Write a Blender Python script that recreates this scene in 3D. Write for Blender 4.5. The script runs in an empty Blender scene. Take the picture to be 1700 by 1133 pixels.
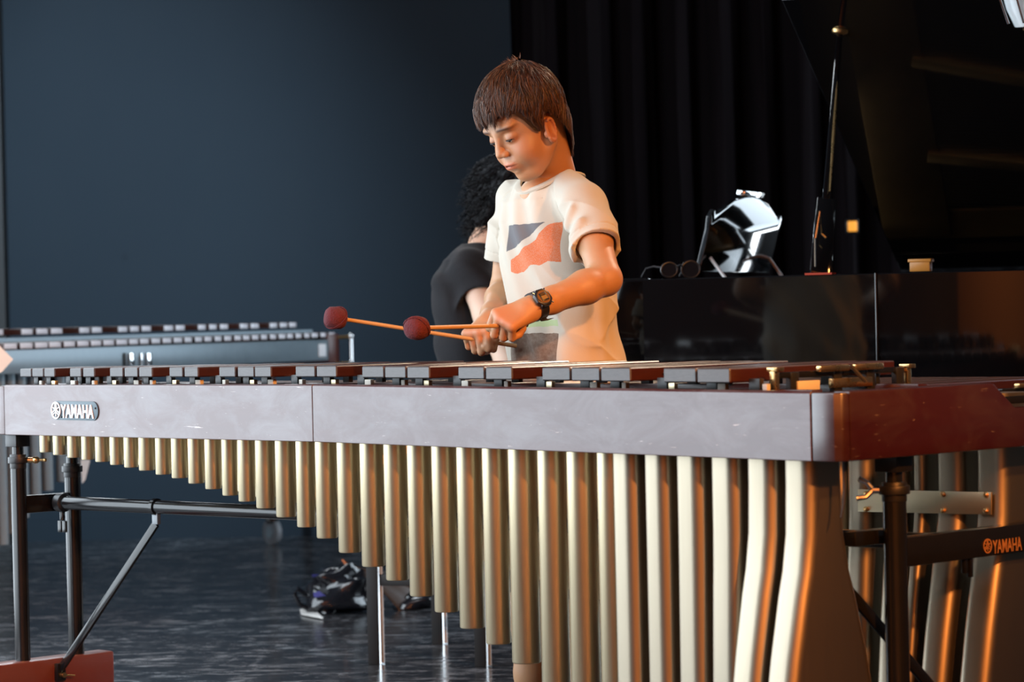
import bpy, bmesh, math, random, zlib
import numpy as np
from mathutils import Vector, Matrix
random.seed(7); np.random.seed(7)
SC = bpy.context.scene
COL = SC.collection
# ------------------------------------------------------------------ camera
W, H, FPX = 1700.0, 1133.0, 4900.0
CAMZ, PITCH, ROLL = 0.93, -0.0097, 0.0225
fw = Vector((0, math.cos(PITCH), math.sin(PITCH)))
up0 = Vector((0, -math.sin(PITCH), math.cos(PITCH)))
rt0 = Vector((1, 0, 0))
RT = (rt0 * math.cos(ROLL) - up0 * math.sin(ROLL))
UP = (up0 * math.cos(ROLL) + rt0 * math.sin(ROLL))
CAMP = Vector((0, 0, CAMZ))
cam_d = bpy.data.cameras.new('camera'); cam = bpy.data.objects.new('camera', cam_d); COL.objects.link(cam)
m = Matrix.Identity(4)
for i in range(3):
    m[i][0] = RT[i]; m[i][1] = UP[i]; m[i][2] = -fw[i]; m[i][3] = CAMP[i]
cam.matrix_world = m
cam_d.sensor_width = 36.0; cam_d.lens = FPX / W * 36.0
cam_d.clip_start = 0.05; cam_d.clip_end = 60
cam_d.dof.use_dof = True; cam_d.dof.focus_distance = 5.95; cam_d.dof.aperture_fstop = 6.5
SC.camera = cam

def ray(px, py):
    return fw * FPX + RT * (px - W / 2) - UP * (py - H / 2)
def pix(px, py, y):
    """point on the sight line of a measured photo position at world depth y"""
    r = ray(px, py); return CAMP + r * (y / r.y)
def on_plane(px, py, p, n):
    r = ray(px, py); t = (Vector(p) - CAMP).dot(n) / r.dot(n); return CAMP + r * t

# ------------------------------------------------------------------ light
wd = bpy.data.worlds.new('world'); SC.world = wd; wd.use_nodes = True
wd.node_tree.nodes['Background'].inputs[0].default_value = (0.35, 0.42, 0.5, 1)
wd.node_tree.nodes['Background'].inputs[1].default_value = 0.02
def area(name, loc, target, sx, sy, power, color):
    d = bpy.data.lights.new(name, 'AREA'); d.shape = 'RECTANGLE'; d.size = sx; d.size_y = sy
    d.energy = power; d.color = color
    o = bpy.data.objects.new(name, d); COL.objects.link(o); o.location = loc
    o.rotation_euler = (Vector(target) - Vector(loc)).to_track_quat('-Z', 'Y').to_euler()
    return o
def spot(name, loc, target, power, color, angle=50, blend=0.5, radius=0.12):
    d = bpy.data.lights.new(name, 'SPOT'); d.energy = power; d.color = color
    d.spot_size = math.radians(angle); d.spot_blend = blend; d.shadow_soft_size = radius
    o = bpy.data.objects.new(name, d); COL.objects.link(o); o.location = loc
    o.rotation_euler = (Vector(target) - Vector(loc)).to_track_quat('-Z', 'Y').to_euler()
    return o
# daylight through the left and right rear windows, the warm stage lamps, and added lights
area('daylight_left', (-2.62, 6.4, 1.5), (0.5, 6.4, 1.35), 4.8, 2.8, 250, (0.80, 0.91, 1.0))
area('added_light_left_high', (-2.62, 3.2, 3.0), (0.0, 5.6, 0.6), 1.9, 1.4, 70, (0.86, 0.94, 1.0))  # unseen high light added to widen the white stripes on the resonators
area('daylight_right_rear', (3.42, 10.4, 1.75), (-1.5, 9.8, 1.2), 3.7, 2.4, 140, (0.74, 0.88, 1.0))
area('added_light_desk', (2.75, 12.42, 1.6), (1.6, 7.0, 1.2), 0.35, 2.2, 30, (0.86, 0.94, 1.0))  # unseen strip added to put white bands in the music desk
area('added_light_high_rear', (-1.75, 12.46, 3.15), (0.3, 7.5, 1.2), 1.5, 0.8, 40, (0.88, 0.95, 1.0))  # unseen light and window added for white streaks on the music desk
spot('added_wall_wash', (-2.1, 7.2, 3.9), (-1.85, 12.5, 1.15), 1950, (0.62, 0.84, 1.0), 36, 1.0, 0.10)  # unseen cool spot added so the back wall fades towards the right
spot('stage_lamp_front', (1.95, 0.6, 2.75), (-0.1, 5.5, 0.30), 1250, (1.0, 0.32, 0.07), 25, 0.85, 0.10)
spot('stage_lamp_side', (3.1, 2.7, 3.1), (-0.1, 6.0, 1.05), 700, (1.0, 0.40, 0.095), 34, 0.7, 0.12)
spot('stage_lamp_back', (2.4, 8.4, 3.8), (0.1, 6.3, 1.2), 330, (1.0, 0.80, 0.58), 34, 0.6, 0.12)
area('added_front_wall_light', (-0.5, -0.6, 3.9), (-0.5, -2.2, 0.8), 1.4, 0.4, 400, (1.0, 0.42, 0.14))  # unseen light added on the front wall to give the resonators orange reflections
SC.view_settings.view_transform = 'Standard'; SC.view_settings.look = 'None'
SC.view_settings.gamma = 1.0; SC.view_settings.use_curve_mapping = False
SC.view_settings.exposure = 0.0
SC.cycles.use_denoising = True
SC.cycles.max_bounces = 6; SC.cycles.glossy_bounces = 4; SC.cycles.diffuse_bounces = 3
SC.cycles.sample_clamp_indirect = 4.0; SC.cycles.caustics_reflective = False; SC.cycles.caustics_refractive = False

# ------------------------------------------------------------------ materials
class NT:
    def __init__(s, name):
        s.m = bpy.data.materials.new(name); s.m.use_nodes = True
        s.t = s.m.node_tree; s.b = s.t.nodes['Principled BSDF']
    def n(s, ty, **kw):
        x = s.t.nodes.new(ty)
        for k, v in kw.items(): setattr(x, k, v)
        return x
    def set(s, sock, v):
        if hasattr(v, 'is_output') or isinstance(v, bpy.types.NodeSocket): s.t.links.new(v, sock)
        else:
            if isinstance(v, (tuple, list)) and len(v) == 3 and sock.type == 'RGBA': v = (*v, 1)
            sock.default_value = v
    def p(s, **kw):
        mp = dict(color='Base Color', metal='Metallic', rough='Roughness', ior='IOR', spec='Specular IOR Level', coat='Coat Weight',
                  coatr='Coat Roughness', sss='Subsurface Weight', sssr='Subsurface Radius', ssss='Subsurface Scale', sheen='Sheen Weight',
                  trans='Transmission Weight', alpha='Alpha', normal='Normal', emit='Emission Color', emits='Emission Strength', aniso='Anisotropic')
        for k, v in kw.items(): s.set(s.b.inputs[mp[k]], v)
        return s
    def math(s, op, a, b=0.0, c=0.0, clamp=False):
        x = s.n('ShaderNodeMath', operation=op); x.use_clamp = clamp
        s.set(x.inputs[0], a); s.set(x.inputs[1], b); s.set(x.inputs[2], c); return x.outputs[0]
    def co(s, kind='Object', scale=(1, 1, 1), rot=(0, 0, 0)):
        c = s.n('ShaderNodeTexCoord'); mp = s.n('ShaderNodeMapping')
        s.t.links.new(c.outputs[kind], mp.inputs[0]); mp.inputs['Scale'].default_value = scale; mp.inputs['Rotation'].default_value = rot
        return mp.outputs[0]
    def noise(s, vec, scale, detail=3.0, rough=0.5, dist=0.0):
        x = s.n('ShaderNodeTexNoise'); s.t.links.new(vec, x.inputs['Vector'])
        x.inputs['Scale'].default_value = scale; x.inputs['Detail'].default_value = detail
        x.inputs['Roughness'].default_value = rough; x.inputs['Distortion'].default_value = dist
        return x.outputs['Fac']
    def ramp(s, fac, stops):
        x = s.n('ShaderNodeValToRGB'); s.set(x.inputs[0], fac); e = x.color_ramp.elements
        while len(e) < len(stops): e.new(0.5)
        for i, (p, c) in enumerate(stops):
            e[i].position = p; e[i].color = (*c, 1) if isinstance(c, (tuple, list)) else (c, c, c, 1)
        return x.outputs[0]
    def mix(s, f, a, b):
        x = s.n('ShaderNodeMix', data_type='RGBA'); s.set(x.inputs[0], f); s.set(x.inputs[6], a); s.set(x.inputs[7], b); return x.outputs[2]
    def bump(s, h, strength=0.2, dist=0.01):
        x = s.n('ShaderNodeBump'); s.set(x.inputs['Height'], h); x.inputs['Strength'].default_value = strength; x.inputs['Distance'].default_value = dist
        s.t.links.new(x.outputs[0], s.b.inputs['Normal'])
    def attr(s, name, out='Color'):
        x = s.n('ShaderNodeAttribute'); x.attribute_name = name; return x.outputs[out]
M = {}
def simple(name, color, rough=0.5, metal=0.0, var=0.12, nscale=30, bump=0.0, scale=(1, 1, 1), **kw):
    t = NT(name); v = t.co('Object', scale); f = t.noise(v, nscale, 4)
    c1 = tuple(c * (1 - var) for c in color); c2 = tuple(min(1, c * (1 + var)) for c in color)
    t.p(color=t.mix(f, c1, c2), rough=t.math('ADD', rough - 0.05, t.math('MULTIPLY', f, 0.1)), metal=metal, **kw)
    if bump: t.bump(t.noise(v, nscale * 2.5, 4), bump, 0.004)
    M[name] = t.m; return t
# ground and walls
t = NT('floor_vinyl'); v = t.co('Object', (1.0, 1.0, 1.0)); vs = t.co('Object', (1.0, 2.6, 1.0), (0, 0, 0.25))
scuff = t.noise(vs, 5.5, 9, 0.68, 1.6); fine = t.noise(vs, 22, 6, 0.7, 0.8); big = t.noise(v, 0.8, 3)
vor = t.n('ShaderNodeTexVoronoi', feature='DISTANCE_TO_EDGE'); t.t.links.new(t.co('Object', (1.1, 1.9, 1), (0, 0, 0.5)), vor.inputs['Vector']); vor.inputs['Scale'].default_value = 1.6
line = t.math('MULTIPLY', t.ramp(vor.outputs['Distance'], [(0.0, 1.0), (0.012, 0.0)]), t.ramp(scuff, [(0.42, 0.0), (0.6, 0.9)]))
mask = t.math('ADD', t.ramp(scuff, [(0.5, 0.0), (0.66, 0.55)]), t.math('MULTIPLY', t.ramp(fine, [(0.56, 0.0), (0.72, 0.55)]), t.ramp(big, [(0.35, 0.2), (0.65, 1.0)])), clamp=True)
mask = t.math('ADD', mask, t.math('MULTIPLY', line, 0.5), clamp=True)
t.p(color=t.mix(mask, (0.020, 0.0195, 0.022), (0.30, 0.30, 0.32)), rough=t.math('ADD', 0.17, t.math('MULTIPLY', mask, 0.35)), spec=0.55)
M['floor'] = t.m
t = NT('wall_paint'); v = t.co('Object'); f = t.noise(v, 1.3, 5); f2 = t.noise(t.co('Object', (1, 1, 0.35)), 7, 5)
sp = t.n('ShaderNodeTexVoronoi'); t.t.links.new(v, sp.inputs['Vector']); sp.inputs['Scale'].default_value = 2.6
spots = t.math('MULTIPLY', t.ramp(sp.outputs['Distance'], [(0.035, 1.0), (0.06, 0.0)]), t.ramp(t.noise(v, 3, 2), [(0.5, 0.0), (0.56, 0.7)]))
base = t.mix(f, (0.0165, 0.0245, 0.034), (0.0215, 0.031, 0.042)); base = t.mix(t.math('MULTIPLY', f2, 0.35), base, (0.026, 0.033, 0.041))
t.p(color=t.mix(spots, base, (0.008, 0.008, 0.01)), rough=0.75, spec=0.12); t.bump(f2, 0.08, 0.01); M['wall'] = t.m
simple('warm_reflector', (0.50, 0.27, 0.12), 0.6); simple('wall_dark', (0.05, 0.05, 0.055), 0.8); simple('ceiling_dark', (0.06, 0.06, 0.065), 0.85)
t = simple('curtain', (0.0040, 0.0025, 0.0031), 0.95, var=0.3, nscale=9, spec=0.08); 
simple('window_frame', (0.6, 0.6, 0.6), 0.4)
simple('black_trim', (0.012, 0.011, 0.011), 0.6)
# lacquered wood of the front marimba
def lacquer(name, c1, c2, rough=0.3, spec=0.9, scr=0.8, axis=(1, 1, 14), coat=0.5):
    t = NT(name); v = t.co('Object', axis); f = t.noise(v, 3.2, 6, 0.6, 0.4); vo = t.co('Object')
    sc1 = t.noise(t.co('Object', (2.2, 2.2, 34), (0.12, 0.1, 0)), 5, 5, 0.65, 0.7); sc2 = t.noise(t.co('Object', (9, 9, 60), (0.5, -0.35, 0)), 3, 4, 0.6, 0.5)
    big = t.noise(vo, 3.0, 3)
    scr_m = t.math('MAXIMUM', t.ramp(sc1, [(0.69, 0.0), (0.72, scr)]), t.ramp(sc2, [(0.70, 0.0), (0.73, scr * 0.8)]))
    dust = t.math('MULTIPLY', t.ramp(t.noise(t.co('Object', (1, 1, 2.2)), 7, 6, 0.65, 0.6), [(0.42, 0.0), (0.68, 0.30)]), 1.0 if name == 'rail_wood' else 0.25)
    t.p(color=t.mix(scr_m, t.mix(dust, t.mix(f, c1, c2), (0.20, 0.21, 0.235)), (0.62, 0.55, 0.52)), rough=t.math('ADD', rough - 0.10, t.math('MULTIPLY', big, 0.20)), spec=spec, coat=coat, coatr=rough * 0.8)
    t.bump(t.math('ADD', f, t.math('MULTIPLY', scr_m, -0.6)), 0.05, 0.004); M[name] = t.m
lacquer('rail_wood', (0.038, 0.006, 0.005), (0.060, 0.011, 0.009), 0.34, 0.65, 0.7, coat=0.3)
lacquer('end_wood', (0.025, 0.0030, 0.0020), (0.038, 0.0052, 0.0032), 0.30, 0.5, 0.35)
lacquer('foot_wood', (0.125, 0.028, 0.016), (0.18, 0.042, 0.024), 0.38, 0.5, 0.3)
t = NT('rosewood_bar'); v = t.co('Object', (1, 1, 1)); f = t.noise(t.co('Object', (3, 3, 18), (0, 0, 0.76)), 6, 6, 0.6, 0.6)
t.p(color=t.mix(f, (0.019, 0.004, 0.002), (0.055, 0.0125, 0.006)), rough=0.30, spec=0.6, coat=0.3, coatr=0.22); t.bump(f, 0.04, 0.003); M['bar'] = t.m
t = NT('bar_end_grain'); f = t.noise(t.co('Object', (14, 14, 60)), 5, 5, 0.7); f2 = t.noise(t.co('Object'), 9, 3)
t.p(color=t.mix(f, (0.025, 0.024, 0.025), (0.080, 0.077, 0.08)), rough=t.math('ADD', 0.28, t.math('MULTIPLY', f2, 0.2)), spec=0.5, coat=0.15, coatr=0.25); t.bump(f, 0.05, 0.003); M['bar_end'] = t.m
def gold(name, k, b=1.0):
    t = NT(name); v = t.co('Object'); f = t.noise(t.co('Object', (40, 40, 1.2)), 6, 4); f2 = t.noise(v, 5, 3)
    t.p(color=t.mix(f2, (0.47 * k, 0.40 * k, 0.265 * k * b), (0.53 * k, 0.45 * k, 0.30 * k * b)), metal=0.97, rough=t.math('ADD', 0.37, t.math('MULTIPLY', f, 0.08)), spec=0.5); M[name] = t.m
gold('gold', 1.18); gold('gold_dimmed', 0.64, 1.12)  # one gold in two tones: boxes darkened to tone down the window's reflection
simple('black_metal', (0.007, 0.007, 0.008), 0.20, 0.0, spec=0.5); simple('black_plastic', (0.010, 0.010, 0.011), 0.42)
simple('bench_black', (0.012, 0.0095, 0.009), 0.55, spec=0.25); simple('pale_steel', (0.80, 0.82, 0.84), 0.25, 0.3)
simple('brass', (0.72, 0.46, 0.20), 0.28, 1.0); simple('chrome', (0.78, 0.79, 0.80), 0.12, 1.0, var=0.04)
simple('felt_pale', (0.55, 0.52, 0.46), 0.9); simple('cord', (0.02, 0.018, 0.018), 0.8)
simple('plate_blue', (0.05, 0.08, 0.10), 0.4, 0.0, spec=0.4); simple('plate_white', (0.86, 0.84, 0.85), 0.6, 0.0); simple('logo_gold', (0.55, 0.26, 0.10), 0.45, 0.3)
# second marimba
simple('silver_rail', (0.20, 0.255, 0.29), 0.36, 0.3); simple('silver_tube', (0.27, 0.35, 0.40), 0.36, 0.15); simple('pale_end', (0.80, 0.76, 0.80), 0.4, spec=0.8)
simple('dark_red_wood', (0.085, 0.018, 0.012), 0.35); simple('rubber_grey', (0.22, 0.24, 0.26), 0.5)
# piano
t = NT('piano_black'); v = t.co('Object'); f = t.noise(v, 2.0, 3)
t.p(color=(0.0035, 0.0032, 0.0038), rough=t.math('ADD', 0.035, t.math('MULTIPLY', f, 0.03)), spec=0.55); M['piano'] = t.m
t = NT('piano_desk'); f = t.noise(t.co('Object', (1, 1, 0.3)), 26, 6, 0.7); t.p(color=t.mix(t.ramp(f, [(0.45, 0.0), (0.75, 1.0)]), (0.006, 0.006, 0.007), (0.040, 0.048, 0.056)), rough=0.06, spec=0.6); M['desk'] = t.m
simple('piano_plate', (0.55, 0.30, 0.10), 0.38, 0.75); simple('soundboard', (0.42, 0.24, 0.10), 0.45); simple('red_felt', (0.45, 0.06, 0.03), 0.9); simple('amber_wood', (0.62, 0.27, 0.05), 0.35)
simple('ivory', (0.8, 0.78, 0.72), 0.2); simple('string_steel', (0.5, 0.42, 0.34), 0.3, 1.0)
t = NT('lens_dark'); t.p(color=(0.01, 0.008, 0.01), rough=0.06, spec=0.8); M['lens'] = t.m
# people
def skin(name, c, lip=None):
    t = NT(name); v = t.co('Object'); f = t.noise(v, 18, 4); a = t.attr('tint'); base = t.mix(f, tuple(x * 0.94 for x in c), tuple(min(1, x * 1.05) for x in c))
    x = t.n('ShaderNodeMix', data_type='RGBA', blend_type='MULTIPLY'); x.inputs[0].default_value = 1.0; t.set(x.inputs[6], base); t.set(x.inputs[7], a)
    t.p(color=x.outputs[2], rough=0.48, spec=0.4, sss=0.12, ssss=0.012, sssr=(1.0, 0.35, 0.18)); t.bump(t.noise(v, 260, 3), 0.05, 0.002); M[name] = t.m
skin('skin_boy', (0.49, 0.265, 0.14)); skin('skin_pianist', (0.62, 0.41, 0.30))
def hairm(name, c1, c2, rough=0.42, sp=0.5):
    t = NT(name); a = t.attr('tint', 'Fac'); t.p(color=t.mix(a, c1, c2), rough=rough, spec=sp); M[name] = t.m
hairm('hair_brown', (0.020, 0.0075, 0.004), (0.20, 0.082, 0.039)); hairm('hair_black', (0.004, 0.004, 0.005), (0.010, 0.0095, 0.011), 0.5, 0.2)
t = simple('cloth_black', (0.013, 0.0125, 0.0145), 0.85, var=0.2, nscale=60, bump=0.2, spec=0.15); t.p(sheen=0.08)
simple('cloth_navy', (0.02, 0.024, 0.035), 0.9, bump=0.2); simple('shoe_dark', (0.012, 0.012, 0.013), 0.5)
simple('eye_white', (0.62, 0.58, 0.56), 0.15, var=0.04); simple('iris_dark', (0.035, 0.02, 0.012), 0.1); simple('lash', (0.012, 0.006, 0.004), 0.6)
simple('watch_black', (0.012, 0.011, 0.013), 0.38, spec=0.7); simple('watch_face', (0.10, 0.07, 0.03), 0.22); simple('watch_lcd', (0.30, 0.20, 0.07), 0.25); simple('watch_ring', (0.33, 0.17, 0.06), 0.3, 0.5)
simple('maroon_yarn', (0.10, 0.016, 0.022), 0.95, var=0.3, nscale=120, bump=0.6); simple('birch', (0.52, 0.34, 0.17), 0.45)
simple('bag_black', (0.010, 0.010, 0.013), 0.16, spec=0.8, bump=0.1, nscale=14); simple('bag_lining', (0.05, 0.045, 0.22), 0.6); simple('bag_brown', (0.075, 0.034, 0.018), 0.32); simple('paper', (0.82, 0.78, 0.74), 0.7, var=0.04); simple('paper_peach', (0.66, 0.47, 0.37), 0.7, var=0.08)
simple('lamp_glass', (0.85, 0.92, 0.95), 0.08, 0.35, var=0.04)

# ------------------------------------------------------------------ mesh tools
ORG = {}
def rnd(*k): return random.Random(zlib.crc32(repr(k).encode()))
def link_mesh(name, me, mat, parent=None):
    o = bpy.data.objects.new(name, me); COL.objects.link(o)
    for mm in (mat if isinstance(mat, (list, tuple)) else [mat]):
        if mm is not None: me.materials.append(M[mm] if isinstance(mm, str) else mm)
    if parent is not None:
        o.parent = parent; ORG[o.name] = ORG[parent.name]
        org = ORG[parent.name]
        me.transform(Matrix.Translation(-org))
    return o
def empty(name, loc, label, cat, group=None):
    o = bpy.data.objects.new(name, None); COL.objects.link(o); o.location = loc; o.empty_display_size = 0.1
    o['label'] = label; o['category'] = cat
    if group: o['group'] = group
    ORG[o.name] = Vector(loc); return o
def tag(o, label=None, cat=None, group=None, kind=None):
    if label: o['label'] = label
    if cat: o['category'] = cat
    if group: o['group'] = group
    if kind: o['kind'] = kind
    return o
def recenter(o):
    """move a top-level mesh's origin to the middle of its base"""
    co = np.array([v.co for v in o.data.vertices]); c = Vector(((co[:, 0].min() + co[:, 0].max()) / 2, (co[:, 1].min() + co[:, 1].max()) / 2, co[:, 2].min()))
    o.data.transform(Matrix.Translation(-c)); o.location = c; ORG[o.name] = c; return o
class MB:
    def __init__(s): s.v = []; s.f = []; s.mi = []; s.cur = 0
    def add(s, vs, fs):
        b = len(s.v); s.v += [tuple(x) for x in vs]; s.f += [tuple(b + i for i in f) for f in fs]; s.mi += [s.cur] * len(fs)
    def box(s, c, ax, hs):
        c = Vector(c); a = [Vector(x) for x in ax]; vs = []
        for i in (-1, 1):
            for j in (-1, 1):
                for k in (-1, 1): vs.append(c + a[0] * i * hs[0] + a[1] * j * hs[1] + a[2] * k * hs[2])
        s.add(vs, [(0, 1, 3, 2), (4, 6, 7, 5), (0, 4, 5, 1), (2, 3, 7, 6), (0, 2, 6, 4), (1, 5, 7, 3)]); return s
    def bbox(s, a, b):
        a = Vector(a); b = Vector(b); return s.box((a + b) / 2, ((1, 0, 0), (0, 1, 0), (0, 0, 1)), (b - a) / 2)
    def loft(s, rings, cap=True, closed=True):
        n = len(rings[0]); vs = [p for r in rings for p in r]; fs = []
        for i in range(len(rings) - 1):
            for j in range(n if closed else n - 1):
                k = (j + 1) % n; fs.append((i * n + j, i * n + k, (i + 1) * n + k, (i + 1) * n + j))
        if cap: fs.append(tuple(range(n - 1, -1, -1))); fs.append(tuple((len(rings) - 1) * n + j for j in range(n)))
        s.add(vs, fs); return s
    def cyl(s, p0, p1, r0, r1=None, seg=16, cap=True):
        p0 = Vector(p0); p1 = Vector(p1); r1 = r0 if r1 is None else r1
        d = (p1 - p0).normalized(); a = d.orthogonal().normalized(); b = d.cross(a)
        return s.loft([[p + (a * math.cos(2 * math.pi * i / seg) + b * math.sin(2 * math.pi * i / seg)) * r for i in range(seg)] for p, r in ((p0, r0), (p1, r1))], cap)
    def tube(s, pts, r, seg=8, cap=True):
        pts = [Vector(p) for p in pts]; rs = r if isinstance(r, (list, tuple)) else [r] * len(pts); rings = []
        a = None
        for i, p in enumerate(pts):
            d = (pts[min(i + 1, len(pts) - 1)] - pts[max(i - 1, 0)]).normalized()
            a = d.orthogonal().normalized() if a is None else (a - d * a.dot(d)).normalized()
            b = d.cross(a); rings.append([p + (a * math.cos(2 * math.pi * j / seg) + b * math.sin(2 * math.pi * j / seg)) * rs[i] for j in range(seg)])
        return s.loft(rings, cap)
    def lathe(s, c, axis, prof, seg=20, cap=True):
        """prof: (along axis, radius)"""
        c = Vector(c); d = Vector(axis).normalized(); a = d.orthogonal().normalized(); b = d.cross(a)
        return s.loft([[c + d * z + (a * math.cos(2 * math.pi * i / seg) + b * math.sin(2 * math.pi * i / seg)) * r for i in range(seg)] for z, r in prof], cap)
    def prism(s, poly, off):
        """closed polygon of points extruded by a vector"""
        off = Vector(off); n = len(poly); p = [Vector(x) for x in poly]
        s.add(p + [x + off for x in p], [tuple(range(n - 1, -1, -1)), tuple(range(n, 2 * n))] + [(i, (i + 1) % n, n + (i + 1) % n, n + i) for i in range(n)]); return s
    def ball(s, c, r, ax=None, seg=14, rings=9):
        c = Vector(c); r = (r, r, r) if not isinstance(r, (tuple, list)) else r; ax = ax or ((1, 0, 0), (0, 1, 0), (0, 0, 1)); ax = [Vector(a) for a in ax]
        rr = []
        for i in range(rings + 1):
            th = math.pi * (0.02 + 0.96 * i / rings)
            rr.append([c + ax[0] * (r[0] * math.sin(th) * math.cos(2 * math.pi * j / seg)) + ax[1] * (r[1] * math.sin(th) * math.sin(2 * math.pi * j / seg)) - ax[2] * (r[2] * math.cos(th)) for j in range(seg)])
        return s.loft(rr)
    def build(s, name, mat, parent=None, bevel=0.0, smooth=True, angle=None, seg=2):
        angle = angle or (25 if bevel else 35)
        me = bpy.data.meshes.new(name); me.from_pydata(s.v, [], s.f)
        me.polygons.foreach_set('material_index', s.mi)
        bm = bmesh.new(); bm.from_mesh(me)
        bmesh.ops.recalc_face_normals(bm, faces=bm.faces)
        if bevel:
            es = [e for e in bm.edges if len(e.link_faces) == 2 and e.calc_face_angle(0) > 0.5]
            bmesh.ops.bevel(bm, geom=es, offset=bevel, segments=seg, profile=0.5, affect='EDGES', clamp_overlap=True)
        bm.to_mesh(me); bm.free()
        if smooth:
            me.polygons.foreach_set('use_smooth', [True] * len(me.polygons)); me.set_sharp_from_angle(angle=math.radians(angle))
        return link_mesh(name, me, mat, parent)
Z = Vector((0, 0, 1))
def text_mesh(txt, origin, xdir, zdir, height, width, depth, name, mat, parent, offset=0.02):
    c = bpy.data.curves.new('txt', 'FONT'); c.body = txt; c.size = 1.0; c.extrude = 0.02; c.offset = offset; c.resolution_u = 3
    o = bpy.data.objects.new('txt', c); COL.objects.link(o); dg = bpy.context.evaluated_depsgraph_get()
    me = bpy.data.meshes.new_from_object(o.evaluated_get(dg)); bpy.data.objects.remove(o)
    co = np.array([v.co for v in me.vertices]); lo = co.min(0); hi = co.max(0)
    xdir = Vector(xdir); zdir = Vector(zdir); nd = xdir.cross(zdir)
    for v in me.vertices:
        u = (v.co.x - lo[0]) / (hi[0] - lo[0]) * width; w = (v.co.y - lo[1]) / (hi[1] - lo[1]) * height; d = (v.co.z - lo[2]) / (hi[2] - lo[2]) * depth
        v.co = Vector(origin) + xdir * u + zdir * w + nd * d
    me.materials.clear(); me.name = name
    return link_mesh(name, me, mat, parent)
# ================================================================== room
def struct(name, mb, mat, label, **kw):
    o = mb.build(name, mat, **kw); o['kind'] = 'structure'; o['label'] = label; return o
XL, XR, YB, YF, HC = -2.75, 3.6, 12.55, -2.2, 4.2
struct('floor', MB().bbox((XL, YF, -0.1), (XR, YB + 0.2, 0)), 'floor', 'dark scuffed glossy vinyl floor')
_w = MB().bbox((XL, YB, 0), (XR, YB + 0.15, 2.7)).bbox((XL, YB, 3.6), (XR, YB + 0.15, HC)).bbox((XL, YB, 2.7), (-2.55, YB + 0.15, 3.6)).bbox((-0.95, YB, 2.7), (XR, YB + 0.15, 3.6))
struct('wall_back', _w, 'wall', 'dark slate blue painted back wall')
struct('ceiling', MB().bbox((XL, YF, HC), (XR, YB + 0.2, HC + 0.1)), 'ceiling_dark', 'dark ceiling above the stage')
struct('wall_front', MB().bbox((XL, YF - 0.15, 0), (XR, YF, HC)), 'warm_reflector', 'unseen wall behind the viewer, coloured orange as a warm reflector')  # orange colour added so this unseen wall warms the resonators' reflections
def wall_with_hole(name, x, sx, y0, y1, z0, z1, mat, label):
    mb = MB(); a, b = (x, x + sx)
    mb.bbox((a, YF, 0), (b, y0, HC)).bbox((a, y1, 0), (b, YB, HC)).bbox((a, y0, 0), (b, y1, z0)).bbox((a, y0, z1), (b, y1, HC))
    return struct(name, mb, mat, label)
def window(name, x, y0, y1, z0, z1, label):
    mb = MB(); t = 0.05
    for yy in (y0, y1): mb.bbox((x - 0.05, yy - t, z0), (x + 0.05, yy + t, z1))
    for zz in (z0, z1): mb.bbox((x - 0.05, y0, zz - t), (x + 0.05, y1, zz + t))
    n = 2
    for i in range(1, n): yy = y0 + (y1 - y0) * i / n; mb.bbox((x - 0.04, yy - 0.03, z0), (x + 0.04, yy + 0.03, z1))
    struct(name, mb, 'window_frame', label)
_w = MB()
for y0, y1, z0, z1 in ((YF, 2.2, 0, HC), (2.2, 4.0, 0, 2.25), (2.2, 4.0, 3.75, HC), (8.8, YB, 0, HC), (4.0, 8.8, 0, 0.1), (4.0, 8.8, 2.9, HC)): _w.bbox((XL - 0.15, y0, z0), (XL, y1, z1))
struct('wall_left', _w, 'wall_dark', 'left wall with tall windows')
window('window_1', XL - 0.02, 4.0, 8.8, 0.1, 2.9, 'tall window in the left wall')
window('added_window_left', XL - 0.02, 2.2, 4.0, 2.25, 3.75, 'added high window in the left wall, out of view')
wall_with_hole('wall_right', XR, 0.15, 8.5, 12.3, 0.55, 2.95, 'wall_dark', 'right wall with a window beyond the piano')
window('window_2', XR + 0.02, 8.5, 12.3, 0.55, 2.95, 'window in the right wall beyond the piano')
_m = MB()
for xx in (-2.55, -1.75, -0.95): _m.bbox((xx - 0.04, YB - 0.03, 2.7), (xx + 0.04, YB + 0.05, 3.6))
for zz in (2.7, 3.6): _m.bbox((-2.55, YB - 0.03, zz - 0.04), (-0.95, YB + 0.05, zz + 0.04))
struct('added_window_back', _m, 'window_frame', 'added high window in the back wall above the picture')
# black edge strip at the far left of the back wall
struct('trim_1', MB().bbox((XL, YB - 0.10, 0), (pix(6, 400, YB - 0.1).x, YB, HC)), 'black_trim', 'black strip at the left edge of the back wall')
struct('baseboard_back', MB().bbox((pix(6, 400, YB - 0.1).x, YB - 0.02, 0), (0.0, YB, 0.09)), 'wall', 'dark skirting along the back wall')
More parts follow.
